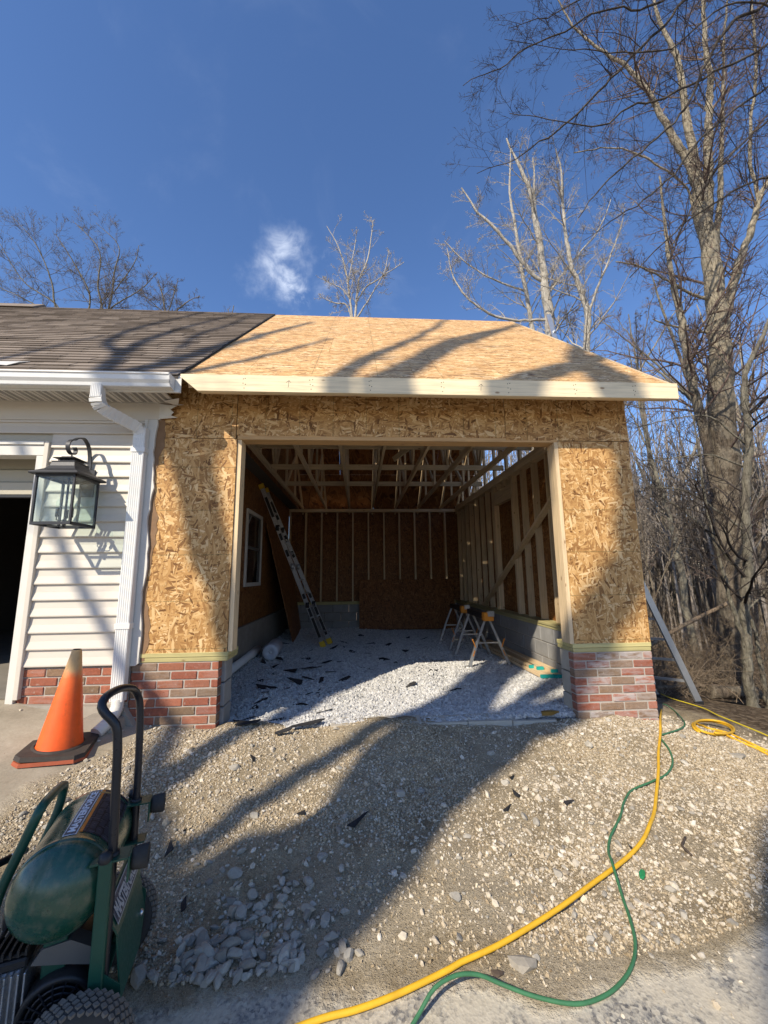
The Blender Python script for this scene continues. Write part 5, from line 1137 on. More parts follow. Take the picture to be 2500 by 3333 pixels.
# ------------------------------------------------------------------ trees
def tubes(P, Rd, k):
    # P (N,n,3) centre lines, Rd (N,n) radii -> vertices and quads
    Nn, n_ = P.shape[:2]; T = np.gradient(P, axis=1); T /= np.linalg.norm(T, axis=2, keepdims=True)+1e-9
    ref = np.where(np.abs(T[:, :1, 2:3]) > .9, np.array([[[1., 0, 0]]]), np.array([[[0, 0, 1.]]]))
    A_ = np.cross(T, ref); A_ /= np.linalg.norm(A_, axis=2, keepdims=True)+1e-9; B_ = np.cross(T, A_)
    an = np.arange(k)*2*np.pi/k
    V_ = P[:, :, None]+(A_[:, :, None]*np.cos(an)[None, None, :, None]+B_[:, :, None]*np.sin(an)[None, None, :, None])*Rd[:, :, None, None]
    base = (np.arange(Nn)*n_*k)[:, None, None]+(np.arange(n_-1)*k)[None, :, None]; j = np.arange(k)[None, None]; j2 = (j+1) % k
    Fq = np.stack([base+j, base+j2, base+k+j2, base+k+j], -1).reshape(-1, 4)
    return V_.reshape(-1, 3), Fq
def grow(P0, D0, L, R0, n_, wander, up, r, tip=.25):
    Nn = len(P0); P = np.zeros((Nn, n_, 3)); P[:, 0] = P0; d_ = D0/np.linalg.norm(D0, axis=1, keepdims=True); st = (L/(n_-1))[:, None]
    for i in range(1, n_):
        d_ = d_+r.normal(0, wander, (Nn, 3)); d_[:, 2] += up; d_ /= np.linalg.norm(d_, axis=1, keepdims=True); P[:, i] = P[:, i-1]+d_*st
    return P, R0[:, None]*np.linspace(1, tip, n_)[None]
def spawn(P, Rd, per, r, lo, hi, spread, lfac, rfac, Ls, rmin, up=.15):
    Nn, n_ = P.shape[:2]; f = r.uniform(lo, hi, (Nn, per)); q = f*(n_-1); i = np.clip(q.astype(int), 0, n_-2); t = q-i; a = np.arange(Nn)[:, None]
    p0 = P[a, i]*(1-t[..., None])+P[a, i+1]*t[..., None]; tg = P[a, i+1]-P[a, i]; tg /= np.linalg.norm(tg, axis=2, keepdims=True)+1e-9
    rd = r.normal(0, 1, p0.shape); rd -= tg*(rd*tg).sum(-1, keepdims=True); rd /= np.linalg.norm(rd, axis=2, keepdims=True)
    d_ = tg*(1-spread)+rd*spread; d_[..., 2] += up
    L = Ls[:, None]*lfac*(1.15-f*.75)*r.uniform(.6, 1.25, f.shape); R_ = np.maximum(Rd[a, i]*rfac, rmin)
    return p0.reshape(-1, 3), d_.reshape(-1, 3), L.ravel(), R_.ravel()
def resample(limb, n_):
    l = np.array(limb); s = np.array(spline(l[:, :3], .12)); c = np.r_[0, np.cumsum(np.linalg.norm(np.diff(s, axis=0), axis=1))]
    u = np.linspace(0, c[-1], n_); P = np.stack([np.interp(u, c, s[:, k]) for k in range(3)], -1)
    cl = np.r_[0, np.cumsum(np.linalg.norm(np.diff(l[:, :3], axis=0), axis=1))]; Rr = np.interp(u, cl*c[-1]/cl[-1], l[:, 3]); return P, Rr, c[-1]
def tree(name, limbs, label, group, bk, tw, seed, dens=1., l1=.30, per=(16, 7, 6), ends=(.25, 1.), rmin=.0035, up=.15, spread=.62, wig=.02, sub=3, base=None, rf=.012, kink=.03):
    r = np.random.default_rng(seed); vs, fs, o = [], [], 0; cv, cf_, co = [], [], 0; LP, LR, LL = [], [], []
    for li, l in enumerate(limbs):
        n_ = max(10, min(60, len(l)*5)); P, Rr, ln = resample(l, n_)
        P[1:] += r.normal(0, 1, P[1:].shape)*np.minimum(Rr[1:, None]*.16, .02)
        wv = np.cumsum(r.normal(0, 1, P.shape), 0); wv -= np.linspace(0, 1, n_)[:, None]*wv[-1]; P += wv*kink*np.minimum(ln, 4)*.10*np.clip(1-Rr[:, None]/.15, .1, 1)
        Rr = Rr*(1+r.normal(0, .04, Rr.shape))
        v, f = tubes(P[None], Rr[None], 12 if Rr[0] > .08 else 8); vs.append(v); fs.append(f+o); o += len(v)
        LP.append(P[np.linspace(0, n_-1, 30).astype(int)]); LR.append(Rr[np.linspace(0, n_-1, 30).astype(int)]); LL.append(ln)
    b = base if base is not None else tuple(limbs[0][0][:3])
    root = link(name, None, None, b); tag(root, label, 'tree', group)
    link('trunk', np_mesh('trunk', np.concatenate(vs)-np.array(b), np.concatenate(fs), bk), root)
    LP, LR, LL = np.array(LP), np.array(LR), np.array(LL)
    L0 = np.minimum(LL, 9.)
    p0, d0, L, R0 = spawn(LP, LR, int(per[0]*dens), r, ends[0], ends[1], spread, l1, .38, L0, rmin*1.4, up)
    R0 = np.minimum(R0, L*rf+.003)
    lev = []
    P, Rd = grow(p0, d0, L, R0, 7, .12, .035, r); lev.append((P, Rd, 4, L))
    if sub >= 2:
        p0, d0, L2, R0 = spawn(P, Rd, per[1], r, .12, 1., .55, .48, .62, L, rmin, .08); P2, Rd2 = grow(p0, d0, L2, R0, 5, .12, .04, r); lev.append((P2, Rd2, 3, L2))
    if sub >= 3:
        p0, d0, L3, R0 = spawn(P2, Rd2, per[2], r, .1, 1., .5, .50, .75, L2, rmin*.8, .06); P3_, Rd3 = grow(p0, d0, L3, R0, 3, .13, .05, r, .5); lev.append((P3_, Rd3, 3, L3))
    for P, Rd, k, _ in lev: v, f = tubes(P, Rd, k); cv.append(v); cf_.append(f+co); co += len(v)
    link('crown', np_mesh('crown', np.concatenate(cv)-np.array(b), np.concatenate(cf_), tw), root)
    return root
TT = {'T1': [[(8.693,5.591,-3.211,0.325),(8.652,5.493,-2.580,0.283),(8.600,5.278,-1.212,0.267),(8.496,5.033,0.368,0.273),(8.424,4.786,1.947,0.266),(8.341,4.539,3.526,0.255),(8.290,4.341,4.789,0.226),(8.238,4.210,5.631,0.199),(8.133,4.049,6.684,0.186),(8.028,3.938,7.422,0.175),(7.848,3.838,8.118,0.165),(7.743,3.694,9.066,0.138),(7.701,3.639,9.424,0.094),(7.489,3.510,10.321,0.077),(7.342,3.348,11.396,0.061),(7.099,3.249,12.114,0.046),(6.876,3.194,12.548,0.039),(6.770,3.126,13.012,0.032),(6.612,2.985,13.960,0.015)],
[(7.774,3.736,8.792,0.095),(7.488,3.652,9.427,0.083),(7.053,3.560,10.179,0.068),(6.619,3.454,11.014,0.056),(6.226,3.404,11.482,0.045),(5.758,3.371,11.876,0.034),(5.217,3.335,12.314,0.024),(4.782,3.282,12.823,0.017),(4.315,3.209,13.460,0.010)],
[(7.975,3.891,7.738,0.113),(7.997,3.755,8.579,0.103),(7.999,3.604,9.526,0.092),(8.032,3.448,10.494,0.075),(8.065,3.320,11.282,0.060),(8.002,3.222,11.925,0.052),(7.960,3.139,12.462,0.045),(7.929,3.055,12.999,0.037),(7.888,2.890,14.051,0.018)],
[(8.187,3.979,7.104,0.076),(8.284,3.812,8.113,0.059),(8.349,3.657,9.059,0.050),(8.393,3.483,10.132,0.041),(8.427,3.276,11.415,0.029),(8.460,3.124,12.362,0.022),(8.515,2.919,13.623,0.012)],
[(8.365,4.303,4.998,0.112),(8.451,4.180,5.734,0.102),(8.665,4.016,6.678,0.091),(8.932,3.866,7.517,0.073),(9.199,3.715,8.356,0.060),(9.465,3.599,8.984,0.048),(10.052,3.395,10.029,0.029)],
[(9.092,3.772,8.041,0.043),(9.145,3.719,8.356,0.039),(8.966,3.528,9.621,0.034),(9.118,3.234,11.407,0.029),(9.056,2.986,12.986,0.021),(8.994,2.839,13.934,0.012)],
[(8.239,4.126,6.157,0.047),(7.707,4.142,6.268,0.032),(7.176,4.124,6.590,0.024),(6.432,4.111,6.966,0.021),(5.901,4.127,7.077,0.012)],
[(8.259,4.242,5.420,0.036),(7.706,4.268,5.479,0.024),(7.068,4.282,5.644,0.021),(6.749,4.284,5.753,0.013)],
[(8.187,3.979,7.104,0.038),(7.710,3.823,8.267,0.030),(7.498,3.752,8.795,0.022),(6.648,3.712,9.383,0.019),(5.904,3.716,9.655,0.015),(4.947,3.791,9.560,0.012)],
[(8.444,4.952,0.894,0.066),(8.127,4.770,2.160,0.084),(7.915,4.616,3.215,0.093),(7.672,4.451,4.343,0.092),(7.493,4.306,5.324,0.083),(7.366,4.203,6.019,0.069),(7.198,4.073,6.905,0.048),(7.071,3.913,7.958,0.031),(6.913,3.755,9.012,0.019)]],
'T2': [[(6.388,2.759,-2.355,0.105),(6.329,2.735,-2.186,0.085),(6.181,2.666,-1.694,0.068),(6.167,2.588,-1.196,0.066),(6.153,2.494,-0.603,0.067),(6.191,2.397,-0.011,0.067),(6.192,2.334,0.384,0.065),(6.192,2.271,0.780,0.062),(6.201,2.168,1.424,0.056),(6.172,2.053,2.156,0.050),(6.121,1.951,2.815,0.044),(6.159,1.891,3.181,0.038),(6.285,1.842,3.435,0.033),(6.507,1.753,3.908,0.024),(6.767,1.644,4.491,0.015)],
[(6.197,2.612,-1.357,0.027),(6.020,2.529,-0.770,0.034),(5.799,2.414,0.038,0.023),(5.579,2.288,0.918,0.021),(5.469,2.166,1.724,0.015),(5.359,2.056,2.458,0.009)],
[(6.184,2.414,-0.113,0.017),(5.873,2.386,0.183,0.014),(5.357,2.313,0.847,0.012),(4.913,2.294,1.145,0.009),(4.580,2.302,1.222,0.006)],
[(6.192,2.297,0.619,0.017),(5.800,2.274,0.916,0.015),(5.209,2.252,1.288,0.012),(4.618,2.277,1.368,0.006)],
[(6.186,2.134,1.643,0.014),(5.654,2.132,1.869,0.012),(5.136,2.169,1.838,0.009),(4.507,2.219,1.772,0.006)],
[(6.172,2.077,2.009,0.014),(5.581,2.043,2.455,0.012),(4.989,2.085,2.425,0.009),(4.397,2.144,2.285,0.006)],
[(6.183,2.496,-0.625,0.017),(6.464,2.432,-0.336,0.014),(6.835,2.316,0.246,0.011)]],
'T3': [[(6.740,2.920,-2.234,0.043),(6.664,2.852,-1.780,0.038),(6.604,2.796,-1.402,0.033),(6.528,2.728,-0.949,0.028),(6.437,2.698,-0.721,0.023),(6.361,2.642,-0.343,0.017)]],
'T4A': [[(6.803,9.202,5.431,0.221),(6.742,8.849,7.673,0.185),(6.710,8.744,8.346,0.168),(6.422,8.396,10.638,0.120),(6.118,8.063,12.851,0.088),(5.683,7.914,13.960,0.055),(5.167,7.769,15.071,0.024)],
[(6.486,8.482,10.077,0.068),(5.969,8.447,10.499,0.061),(4.935,8.311,11.759,0.053),(4.192,8.239,12.504,0.039),(3.595,8.136,13.391,0.019)],
[(6.166,8.119,12.482,0.064),(6.085,8.103,12.611,0.057),(6.135,7.945,13.587,0.037),(6.088,7.820,14.388,0.018)],
[(6.630,8.677,8.795,0.049),(5.255,8.761,8.810,0.043),(4.204,8.762,9.222,0.036),(3.396,8.671,10.112,0.028),(3.074,8.499,11.316,0.014)],
[(6.550,8.554,9.596,0.041),(7.523,8.291,10.866,0.033),(8.333,8.088,11.818,0.025),(8.820,7.880,12.933,0.012)]],
'T4B': [[(6.666,10.053,6.512,0.111),(6.582,9.840,7.885,0.093),(6.479,9.649,9.121,0.083),(5.929,9.194,12.198,0.057),(5.602,8.899,14.174,0.041),(5.691,8.642,15.751,0.019)],
[(6.238,9.451,10.462,0.037),(4.939,9.448,10.991,0.030),(3.900,9.402,11.689,0.022),(3.207,9.335,12.382,0.015)]],
'T4C': [[(7.518,8.349,4.138,0.134),(7.461,8.021,6.219,0.117),(7.402,7.868,7.201,0.109),(7.404,7.662,8.495,0.094),(6.925,7.473,9.868,0.067),(6.657,7.217,11.580,0.047),(6.584,7.003,12.949,0.028),(6.390,6.906,13.635,0.016)],
[(7.404,7.716,8.153,0.050),(7.886,7.473,9.485,0.036),(8.339,7.256,10.669,0.023),(8.641,7.072,11.707,0.011)]],
'T5': [[(-0.237,16.687,12.178,0.080),(-0.337,16.452,13.689,0.070),(-0.638,16.070,16.208,0.050),(-1.018,15.853,17.722,0.032),(-1.753,15.689,19.038,0.016)],
[(-0.236,16.526,13.185,0.070),(-0.184,16.403,13.939,0.069),(-0.003,16.071,15.949,0.050),(0.507,15.839,17.201,0.041),(0.790,15.485,19.312,0.016)],
[(-0.081,16.236,14.944,0.043),(0.378,16.088,15.693,0.042),(1.142,15.961,16.188,0.033),(2.490,15.742,17.028,0.016)],
[(-0.437,16.258,14.948,0.034),(-0.893,16.186,15.582,0.034),(-1.402,16.177,15.839,0.025),(-2.164,16.163,16.225,0.012)],
[(-0.337,16.452,13.689,0.044),(-0.640,16.311,14.698,0.043),(-1.276,16.329,14.831,0.034),(-2.165,16.324,15.219,0.017)],
[(-0.184,16.403,13.939,0.052),(0.632,16.153,15.187,0.034),(1.396,15.905,16.437,0.025),(1.652,15.689,17.692,0.016)],
[(-0.588,16.107,15.956,0.034),(-0.255,15.806,17.713,0.024),(-0.126,15.638,18.718,0.016)]],
'T6': [[(-17.345,19.586,13.476,0.106),(-17.620,19.341,15.126,0.078),(-18.173,19.204,16.202,0.051),(-18.476,18.951,17.907,0.037),(-19.472,18.671,20.059,0.024),(-20.801,18.516,21.556,0.012)],
[(-17.620,19.341,15.126,0.052),(-18.229,19.181,16.368,0.045),(-20.113,19.100,17.624,0.031),(-21.497,18.817,19.944,0.018)],
[(-17.344,19.499,14.025,0.066),(-16.149,19.080,16.180,0.053),(-16.369,18.897,17.417,0.045),(-17.309,18.683,19.129,0.031),(-18.223,18.520,20.512,0.015)],
[(-15.957,19.326,14.558,0.081),(-15.372,19.054,16.034,0.060),(-15.592,18.849,17.408,0.046),(-15.506,18.525,19.411,0.032),(-17.002,18.345,21.129,0.015)],
[(-15.679,19.309,14.555,0.068),(-14.984,19.009,16.167,0.054),(-14.676,18.671,18.167,0.039),(-14.424,18.410,19.701,0.026),(-15.753,18.269,21.115,0.012)],
[(-15.540,19.213,15.103,0.054),(-14.678,18.990,16.163,0.040),(-13.124,18.746,17.079,0.027),(-12.068,18.511,18.138,0.014)],
[(-17.897,19.314,15.403,0.052),(-19.837,19.258,16.523,0.037),(-21.500,19.228,17.365,0.024),(-23.163,19.155,18.481,0.012)],
[(-14.844,18.908,16.741,0.033),(-13.455,18.517,18.647,0.027),(-13.176,18.325,19.742,0.013)]],
'T7': [[(-12.897,21.995,15.704,0.077),(-13.019,21.658,17.867,0.050),(-13.267,21.476,19.105,0.041),(-13.577,21.348,20.034,0.016)],
[(-13.020,21.756,17.249,0.042),(-12.487,21.478,18.787,0.033),(-12.173,21.286,19.864,0.016)],
[(-12.957,21.753,17.249,0.042),(-11.707,21.504,18.315,0.034),(-10.708,21.369,18.767,0.017)],
[(-13.019,21.707,17.558,0.033),(-14.048,21.622,18.496,0.025),(-14.827,21.572,19.122,0.016)]],
'T8': [[(-12.958,33.994,23.197,0.081),(-12.862,33.624,25.483,0.060),(-13.092,33.477,26.492,0.040)],
[(-12.863,33.697,25.025,0.060),(-12.491,33.382,26.851,0.040)]],
'OV': [[(9.818,3.197,-2.639,0.176),(9.821,2.865,-0.558,0.141),(9.664,2.364,2.646,0.122),(9.344,1.873,5.851,0.097),(8.943,1.515,8.257,0.073),(8.705,1.019,11.462,0.040)],
[(9.105,1.569,7.855,0.048),(8.136,1.386,9.387,0.032),(7.490,1.298,10.194,0.029),(6.996,1.379,9.880,0.026),(6.364,1.483,9.478,0.025),(5.894,1.629,8.747,0.024),(5.618,1.724,8.262,0.021),(5.067,1.875,7.532,0.016),(4.249,2.058,6.708,0.012),(3.843,2.172,6.153,0.008)],
[(8.863,1.392,9.058,0.039),(7.490,1.247,10.514,0.025),(6.357,1.367,10.207,0.020),(5.701,1.458,9.894,0.019),(5.232,1.522,9.683,0.018),(4.932,1.562,9.550,0.016),(4.245,1.613,9.502,0.014),(3.832,1.668,9.315,0.013),(3.006,1.762,9.052,0.011),(2.593,1.840,8.728,0.009),(1.824,1.932,8.456,0.005)],
[(9.344,1.873,5.851,0.039),(8.295,1.631,7.784,0.027),(7.649,1.582,8.351,0.021),(7.156,1.604,8.405,0.020),(6.662,1.685,8.090,0.018),(6.030,1.811,7.553,0.017),(5.341,1.978,6.776,0.014),(4.515,2.123,6.193,0.010),(3.924,2.231,5.751,0.005)],
[(8.783,1.346,9.379,0.035),(7.005,1.264,10.600,0.025),(5.871,1.422,10.052,0.023),(5.369,1.544,9.490,0.022),(4.599,1.712,8.738,0.019),(4.130,1.815,8.279,0.018),(3.635,1.914,7.852,0.016),(3.085,2.013,7.450,0.012),(2.672,2.077,7.206,0.007),(2.065,2.159,6.933,0.005)],
[(9.105,1.569,7.855,0.029),(7.488,1.477,9.074,0.021),(6.679,1.552,8.923,0.019),(6.031,1.630,8.690,0.018),(5.343,1.719,8.401,0.017),(4.655,1.804,8.137,0.015),(4.186,1.880,7.846,0.013),(3.635,1.919,7.820,0.009),(2.632,1.959,7.967,0.005)],
[(9.425,1.945,5.370,0.031),(7.970,1.804,6.827,0.022),(7.153,1.880,6.676,0.019),(6.352,1.980,6.365,0.016),(5.380,2.141,5.735,0.012),(4.732,2.283,5.102,0.008)],
[(9.344,1.873,5.851,0.027),(7.891,1.618,8.029,0.019),(7.001,1.723,7.718,0.016),(6.191,1.913,6.847,0.015),(5.704,2.071,6.052,0.012),(5.379,2.205,5.335,0.007)],
[(8.943,1.515,8.257,0.026),(7.084,1.425,9.558,0.017),(6.194,1.479,9.568,0.013),(5.385,1.618,9.017,0.012),(4.495,1.685,8.947,0.010),(3.443,1.724,9.119,0.006),(2.553,1.759,9.249,0.004)],
[(8.863,1.418,8.898,0.025),(7.005,1.302,10.360,0.016),(5.467,1.396,10.377,0.015),(4.415,1.499,10.149,0.012),(3.444,1.635,9.679,0.008),(2.675,1.720,9.448,0.004)]]}
tree('tree', TT['T1'], 'big rough barked tree forking into pale limbs, tallest at the edge of the woods', None, M_BARK1, M_TWIGR, 1, 1., .30, (24, 7, 6), (.32, 1.), .0040)
tree('sapling', TT['T2'], 'slender smooth grey tree standing in front of the big trunk', None, M_BARK2, M_TWIGD, 2, 1., .30, (20, 6, 5), (.25, 1.), .0028, .05)
tree('sapling', TT['T3'], 'thin stem growing just right of the slender grey tree', None, M_BARK2, M_TWIG, 3, 1., .5, (8, 5, 3), (.3, 1.), .0028)
tree('tree', TT['T4A'], 'pale tree with a broken off top rising behind the garage roof ridge end', None, M_BARK3, M_TWIGP, 4, 1., .30, (22, 7, 6), (.12, 1.), .0052)
tree('tree', TT['T4B'], 'thin pale tree left of the broken topped tree behind the garage', None, M_BARK3, M_TWIGP, 5, 1., .26, (22, 7, 5), (.3, 1.), .0052)
tree('tree', TT['T4C'], 'crooked pale tree right of the broken topped tree behind the garage', None, M_BARK3, M_TWIGP, 6, 1., .28, (24, 7, 5), (.25, 1.), .0050)
tree('tree', TT['T5'], 'lone pale tree top showing above the middle of the garage ridge', None, M_BARK3, M_TWIGP, 7, 1., .34, (14, 6, 5), (.25, 1.), .0085, .25)
tree('tree', TT['T6'], 'wide many stemmed bare tree behind the shingle roof at the far left', None, M_BARK2, M_TWIG, 8, 1., .36, (18, 8, 6), (.2, 1.), .0068)
tree('tree', TT['T7'], 'smaller bushy bare tree right of the many stemmed tree behind the shingle roof', None, M_BARK2, M_TWIG, 9, 1., .50, (20, 7, 6), (.15, 1.), .0075)
tree('tree', TT['T8'], 'tiny twig top barely clearing the shingle ridge left of the cloud', None, M_BARK2, M_TWIG, 10, 1., .6, (8, 4, 3), (.2, 1.), .012)
tree('tree', TT['OV'], 'tree outside the frame at right whose dark boughs hang across the upper sky', None, M_BARKD, M_TWIGD, 11, 1., .24, (22, 7, 5), (.3, 1.), .0030, .02, .6, kink=.06)
# more trees of the wood, each its own
r = np.random.default_rng(31)
def px_ground(x, y_, far): pass
def wild(x, y, h, r0, seed, lean=.05, forks=2):
    q = np.random.default_rng(seed); z0 = gh(x, y)-.1; n_ = 9
    def line(p, d_, L, ra, rb, wig):
        out = []; p = np.array(p, float); d_ = np.array(d_, float)
        for i in range(n_):
            out.append((*p, ra+(rb-ra)*i/(n_-1))); d_ = d_+q.normal(0, wig, 3); d_[2] = max(d_[2], .25); d_ /= np.linalg.norm(d_); p = p+d_*L/(n_-1)
        return out
    m_ = line((x, y, z0), (q.normal(0, lean), q.normal(0, lean), 1), h, r0, r0*.12, .05); out = [m_]
    for k in range(forks):
        i = q.integers(3, 7); s = m_[i]; a = q.uniform(0, 6.28); out.append(line(s[:3], (math.cos(a)*.5, math.sin(a)*.5, 1), h*(1-i/9)*.9, s[3]*.65, s[3]*.12, .07))
    return out
WT = [(9.5, 10.5, 13, .16), (7.2, 12.5, 14, .15), (11.5, 13.5, 16, .20), (13.5, 11.0, 15, .18), (6.2, 15.5, 13, .13), (9.0, 17.0, 15, .16), (15.0, 15.0, 17, .2), (12.0, 19.0, 15, .15), (17.0, 19.5, 17, .2), (8.0, 21.0, 13, .13), (20, 17, 18, .22), (14.5, 23.0, 15, .16), (10.3, 8.4, 11, .12), (12.6, 8.6, 12, .13), (18.5, 12.8, 16, .19), (5.2, 18.5, 11, .10), (10.8, 15.2, 12, .12), (16.2, 9.5, 14, .17), (6.9, 9.4, 8, .07), (8.4, 7.6, 7, .06), (7.6, 6.2, 5, .045), (9.9, 6.6, 6, .055)]
for i, (x, y, h, r0) in enumerate(WT):
    tree('tree', wild(x, y, h, r0, 100+i), 'bare tree among the others in the wood to the right of the garage', 'trees of the wood', M_BARK1 if i % 3 else M_BARK2, M_TWIGR if i % 2 else M_TWIG, 200+i, 1., .22, (15, 6, 5), (.3, 1.), .0065, .2)
# the far wood as one mass of thin stems and twigs
k = 2300; a = r.uniform(R(10), R(58), k); dd = 17+48*r.random(k)**.9
P0 = np.stack([dd*np.sin(a), -3.7+dd*np.cos(a), np.zeros(k)], -1); P0[:, 2] = gz(P0[:, 0], P0[:, 1])-.2+np.clip((dd-25)*.02, 0, 1)
D0 = np.stack([r.normal(0, .05, k), r.normal(0, .05, k), np.ones(k)], -1); Hh = r.uniform(6, 12.5, k)
P, Rd = grow(P0, D0, Hh, r.uniform(.03, .10, k), 6, .035, .03, r, .15); v1, f1 = tubes(P, Rd, 4)
p0, d0, L, R0 = spawn(P, Rd, 9, r, .25, 1., .5, .24, .45, Hh, .011, .25); P2, Rd2 = grow(p0, d0, L, R0, 3, .14, .05, r, .4); v2, f2 = tubes(P2, Rd2, 3)
p0, d0, L, R0 = spawn(P2, Rd2, 2, r, .2, 1., .5, .5, .8, L, .008, .1); P3_, Rd3 = grow(p0, d0, L, R0, 2, .18, .05, r, .6); v3, f3 = tubes(P3_, Rd3, 3)
o = link('woodland', np_mesh('woodland', np.concatenate([v1, v2, v3]), np.concatenate([f1, f2+len(v1), f3+len(v1)+len(v2)]), bark('far_bark', (.20, .165, .135), (.40, .36, .31), .5, .5))); tag(o, 'far grey brown mass of bare woodland stems behind the garage', 'woodland', kind='stuff')
# brush and briars at the foot of the trees
def brush(name, pts, n_per, hmin, hmax, label, seed, m, rr=.0045):
    q = np.random.default_rng(seed); P0 = []
    for (x, y, sx, sy) in pts: P0.append(np.stack([q.normal(x, sx, n_per), q.normal(y, sy, n_per)], -1))
    P0 = np.concatenate(P0); P0 = P0[(P0[:, 0] > 3.3+.0*P0[:, 1]) & (P0[:, 1] > .9+.0*P0[:, 0]) & ~((P0[:, 0] < 5.0) & (P0[:, 1] < 2.6))]; z = gz(P0[:, 0], P0[:, 1])-.05; P0 = np.c_[P0, z]; n_ = len(P0)
    D0 = np.stack([q.normal(0, .55, n_), q.normal(0, .55, n_), np.ones(n_)], -1); L = q.uniform(hmin, hmax, n_)
    P, Rd = grow(P0, D0, L, q.uniform(.6, 1.4, n_)*rr*1.4, 9, .13, -.10, q, .35); v1, f1 = tubes(P, Rd, 4)
    p0, d0, L2, R0 = spawn(P, Rd, 5, q, .2, 1., .55, .38, .7, L, rr*.7, .05); P2, Rd2 = grow(p0, d0, L2, R0, 4, .16, -.03, q, .5); v2, f2 = tubes(P2, Rd2, 3)
    p0, d0, L3, R0 = spawn(P2, Rd2, 2, q, .2, 1., .55, .5, .8, L2, rr*.6, .0); P3_, Rd3 = grow(p0, d0, L3, R0, 3, .16, 0, q, .6); v3, f3 = tubes(P3_, Rd3, 3)
    o = link(name, np_mesh(name, np.concatenate([v1, v2, v3]), np.concatenate([f1, f2+len(v1), f3+len(v1)+len(v2)]), m)); return tag(o, label, 'brush', kind='stuff')
brush('brush', [(6.2, 5.4, 1.0, .9), (7.6, 7.4, 1.3, 1.2), (5.2, 7.0, .9, 1.2), (9.5, 6.5, 1.3, 1.2), (7.5, 10., 2., 1.5), (4.6, 4.4, .5, .7), (8.4, 4.2, .9, .6), (11, 9.5, 2., 1.5)], 95, .6, 2.3, 'dense tangle of leafless brown brush under the trees right of the garage', 41, M_BRUSH)
brush('briars', [(5.6, 4.2, .8, .5), (6.8, 3.9, .8, .5), (7.6, 3.2, .6, .4), (5.0, 3.2, .5, .4)], 45, .3, 1.0, 'low pale briars and dead stalks at the edge of the dirt bank', 43, bark('briar_stem', (.24, .18, .12), (.42, .34, .25), .4), .0035)
for pts, rr, lab in (([(5.2, 3.9, -1.55), (6.2, 4.3, -1.25), (7.2, 4.6, -.95), (7.9, 4.5, -.62)], .04, 'pale fallen bough propped on the big tree trunk'), ([(6.0, 3.2, gh(6, 3.2)+.06), (6.9, 3.25, gh(6.9, 3.25)+.10)], .11, 'short cut log with a reddish end lying beside the slender tree'), ([(4.9, 3.0, gh(4.9, 3)+.05), (6.6, 3.6, gh(6.6, 3.6)+.12), (7.4, 3.2, gh(7.4, 3.2)+.05)], .035, 'thin dark fallen branch lying on the leaf litter')):
    solo('log', MB().tube(spline(pts, .15), rr, 9), M_BARK1 if rr > .1 else M_BRUSH, lab, 'log', pts[0])
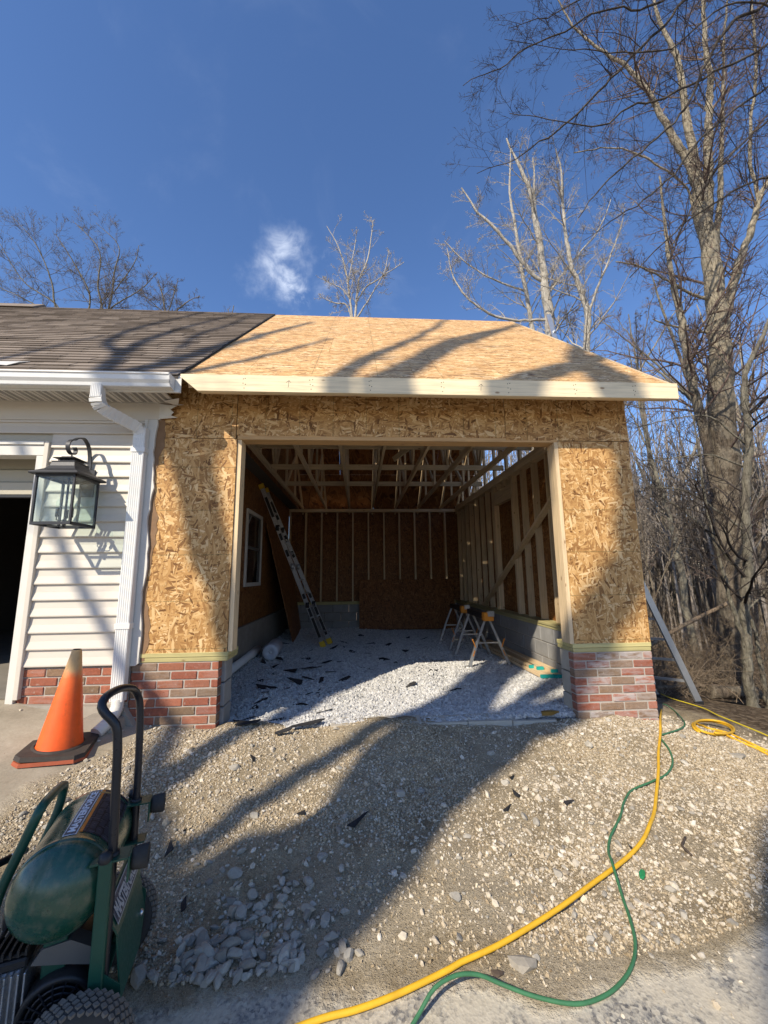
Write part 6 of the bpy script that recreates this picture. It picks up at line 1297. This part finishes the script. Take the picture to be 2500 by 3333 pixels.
# two large trees behind the camera, towards the sun: their shadows fall across the dirt, the front and the roof
def sh_pt(u, w, ht, rad): return (.788*u+.6157*ht, -.6157*u+.788*ht, w-ht*.7813, rad)
def sh_limb(l, ht, jit, seed):
    q = np.random.default_rng(seed); return [sh_pt(u, w, ht+jit*i*q.uniform(-.5, .5), rd) for i, (u, w, rd) in enumerate(l)]
HT = -10.5
B1 = [[(.70, -9.8, .66), (.67, -7, .54), (.66, -4.5, .50), (.66, -3.3, .50), (.68, -2.75, .47), (.79, -2.4, .36), (.79, -2.0, .36), (.72, -1.5, .40), (.62, -1.1, .34), (.50, -.4, .25), (.42, .6, .20), (.36, 2.0, .17), (.30, 4.0, .13), (.38, 6.0, .09), (.46, 8.2, .05), (.5, 10.5, .02)],
      [(.42, -3.9, .2), (.15, -2.95, .10), (.13, -2.35, .085), (.14, -1.9, .085), (.13, -1.5, .09), (.19, -1.0, .11), (.22, -.2, .11), (.05, 1.4, .11), (-.16, 2.8, .09), (-.24, 4.1, .075), (-.6, 7.2, .05), (-.9, 9.5, .02)],
      [(.80, -1.9, .34), (1.05, -1.0, .27), (1.35, -.2, .22), (1.72, .6, .17), (2.08, 1.4, .16), (2.15, 2.4, .20), (2.0, 3.3, .21), (1.75, 4.2, .15), (1.6, 5.6, .09), (1.7, 7.5, .04)],
      [(1.0, -1.3, .16), (1.0, -.2, .13), (1.15, 1.0, .15), (1.45, 2.6, .19), (1.7, 3.6, .16), (1.95, 4.6, .1), (2.4, 6.2, .05)],
      [(.45, .3, .13), (.55, 1.4, .11), (.30, 2.6, .10), (.15, 4.6, .08), (.35, 6.4, .05), (.8, 8.2, .02)],
      [(.2, -3.6, .20), (-.45, -2.6, .12), (-.92, -1.0, .10), (-1.18, -.1, .10), (-1.40, 1.0, .10), (-1.8, 3.0, .085), (-2.2, 5.5, .04)],
      [(-.7, -1.5, .09), (-.98, -.4, .08), (-1.10, .4, .07), (-1.0, 1.8, .06), (-1.1, 3.8, .03)], [(-1.22, .1, .09), (-1.75, .8, .085), (-2.3, 1.7, .08), (-2.8, 2.8, .06), (-3.25, 4.2, .04), (-3.7, 6, .02)],
      [(-2.0, 1.2, .06), (-2.6, 1.6, .065), (-3.1, 2.3, .06), (-3.5, 3.2, .055), (-3.9, 4.5, .045), (-4.4, 6, .02)], [(-1.9, 1.9, .05), (-2.5, 3.0, .05), (-2.85, 4.2, .04), (-3.4, 5.6, .02)],
      [(.3, -2.9, .10), (-.8, -2.3, .07), (-1.9, -1.2, .055), (-2.6, .4, .04), (-3.2, 2.2, .02)]]
tree('tree', [sh_limb(l, HT, .25, i) for i, l in enumerate(B1)], 'tall forked bare tree behind the camera casting the broad shadow up the drive', None, M_BARK1, M_TWIG, 51, .55, .16, (10, 4, 3), (.35, 1.), .007, .2, .55)
B2 = [[(2.95, -10.6, .55), (2.80, -6, .46), (2.78, -3, .42), (2.83, -2.1, .42), (2.98, -1.3, .40), (3.5, -.2, .33), (4.2, 1.2, .26), (5.0, 3.0, .18), (5.8, 5.5, .08)], [(3.3, -.6, .2), (3.9, .2, .16), (4.9, .9, .1), (6.0, 1.6, .05)]]
tree('tree', [sh_limb(l, HT-1, .25, 20+i) for i, l in enumerate(B2)], 'leaning bare tree behind the camera shading the lower right corner', None, M_BARK1, M_TWIG, 52, .5, .14, (6, 3, 2), (.55, 1.), .008, .2, .55)
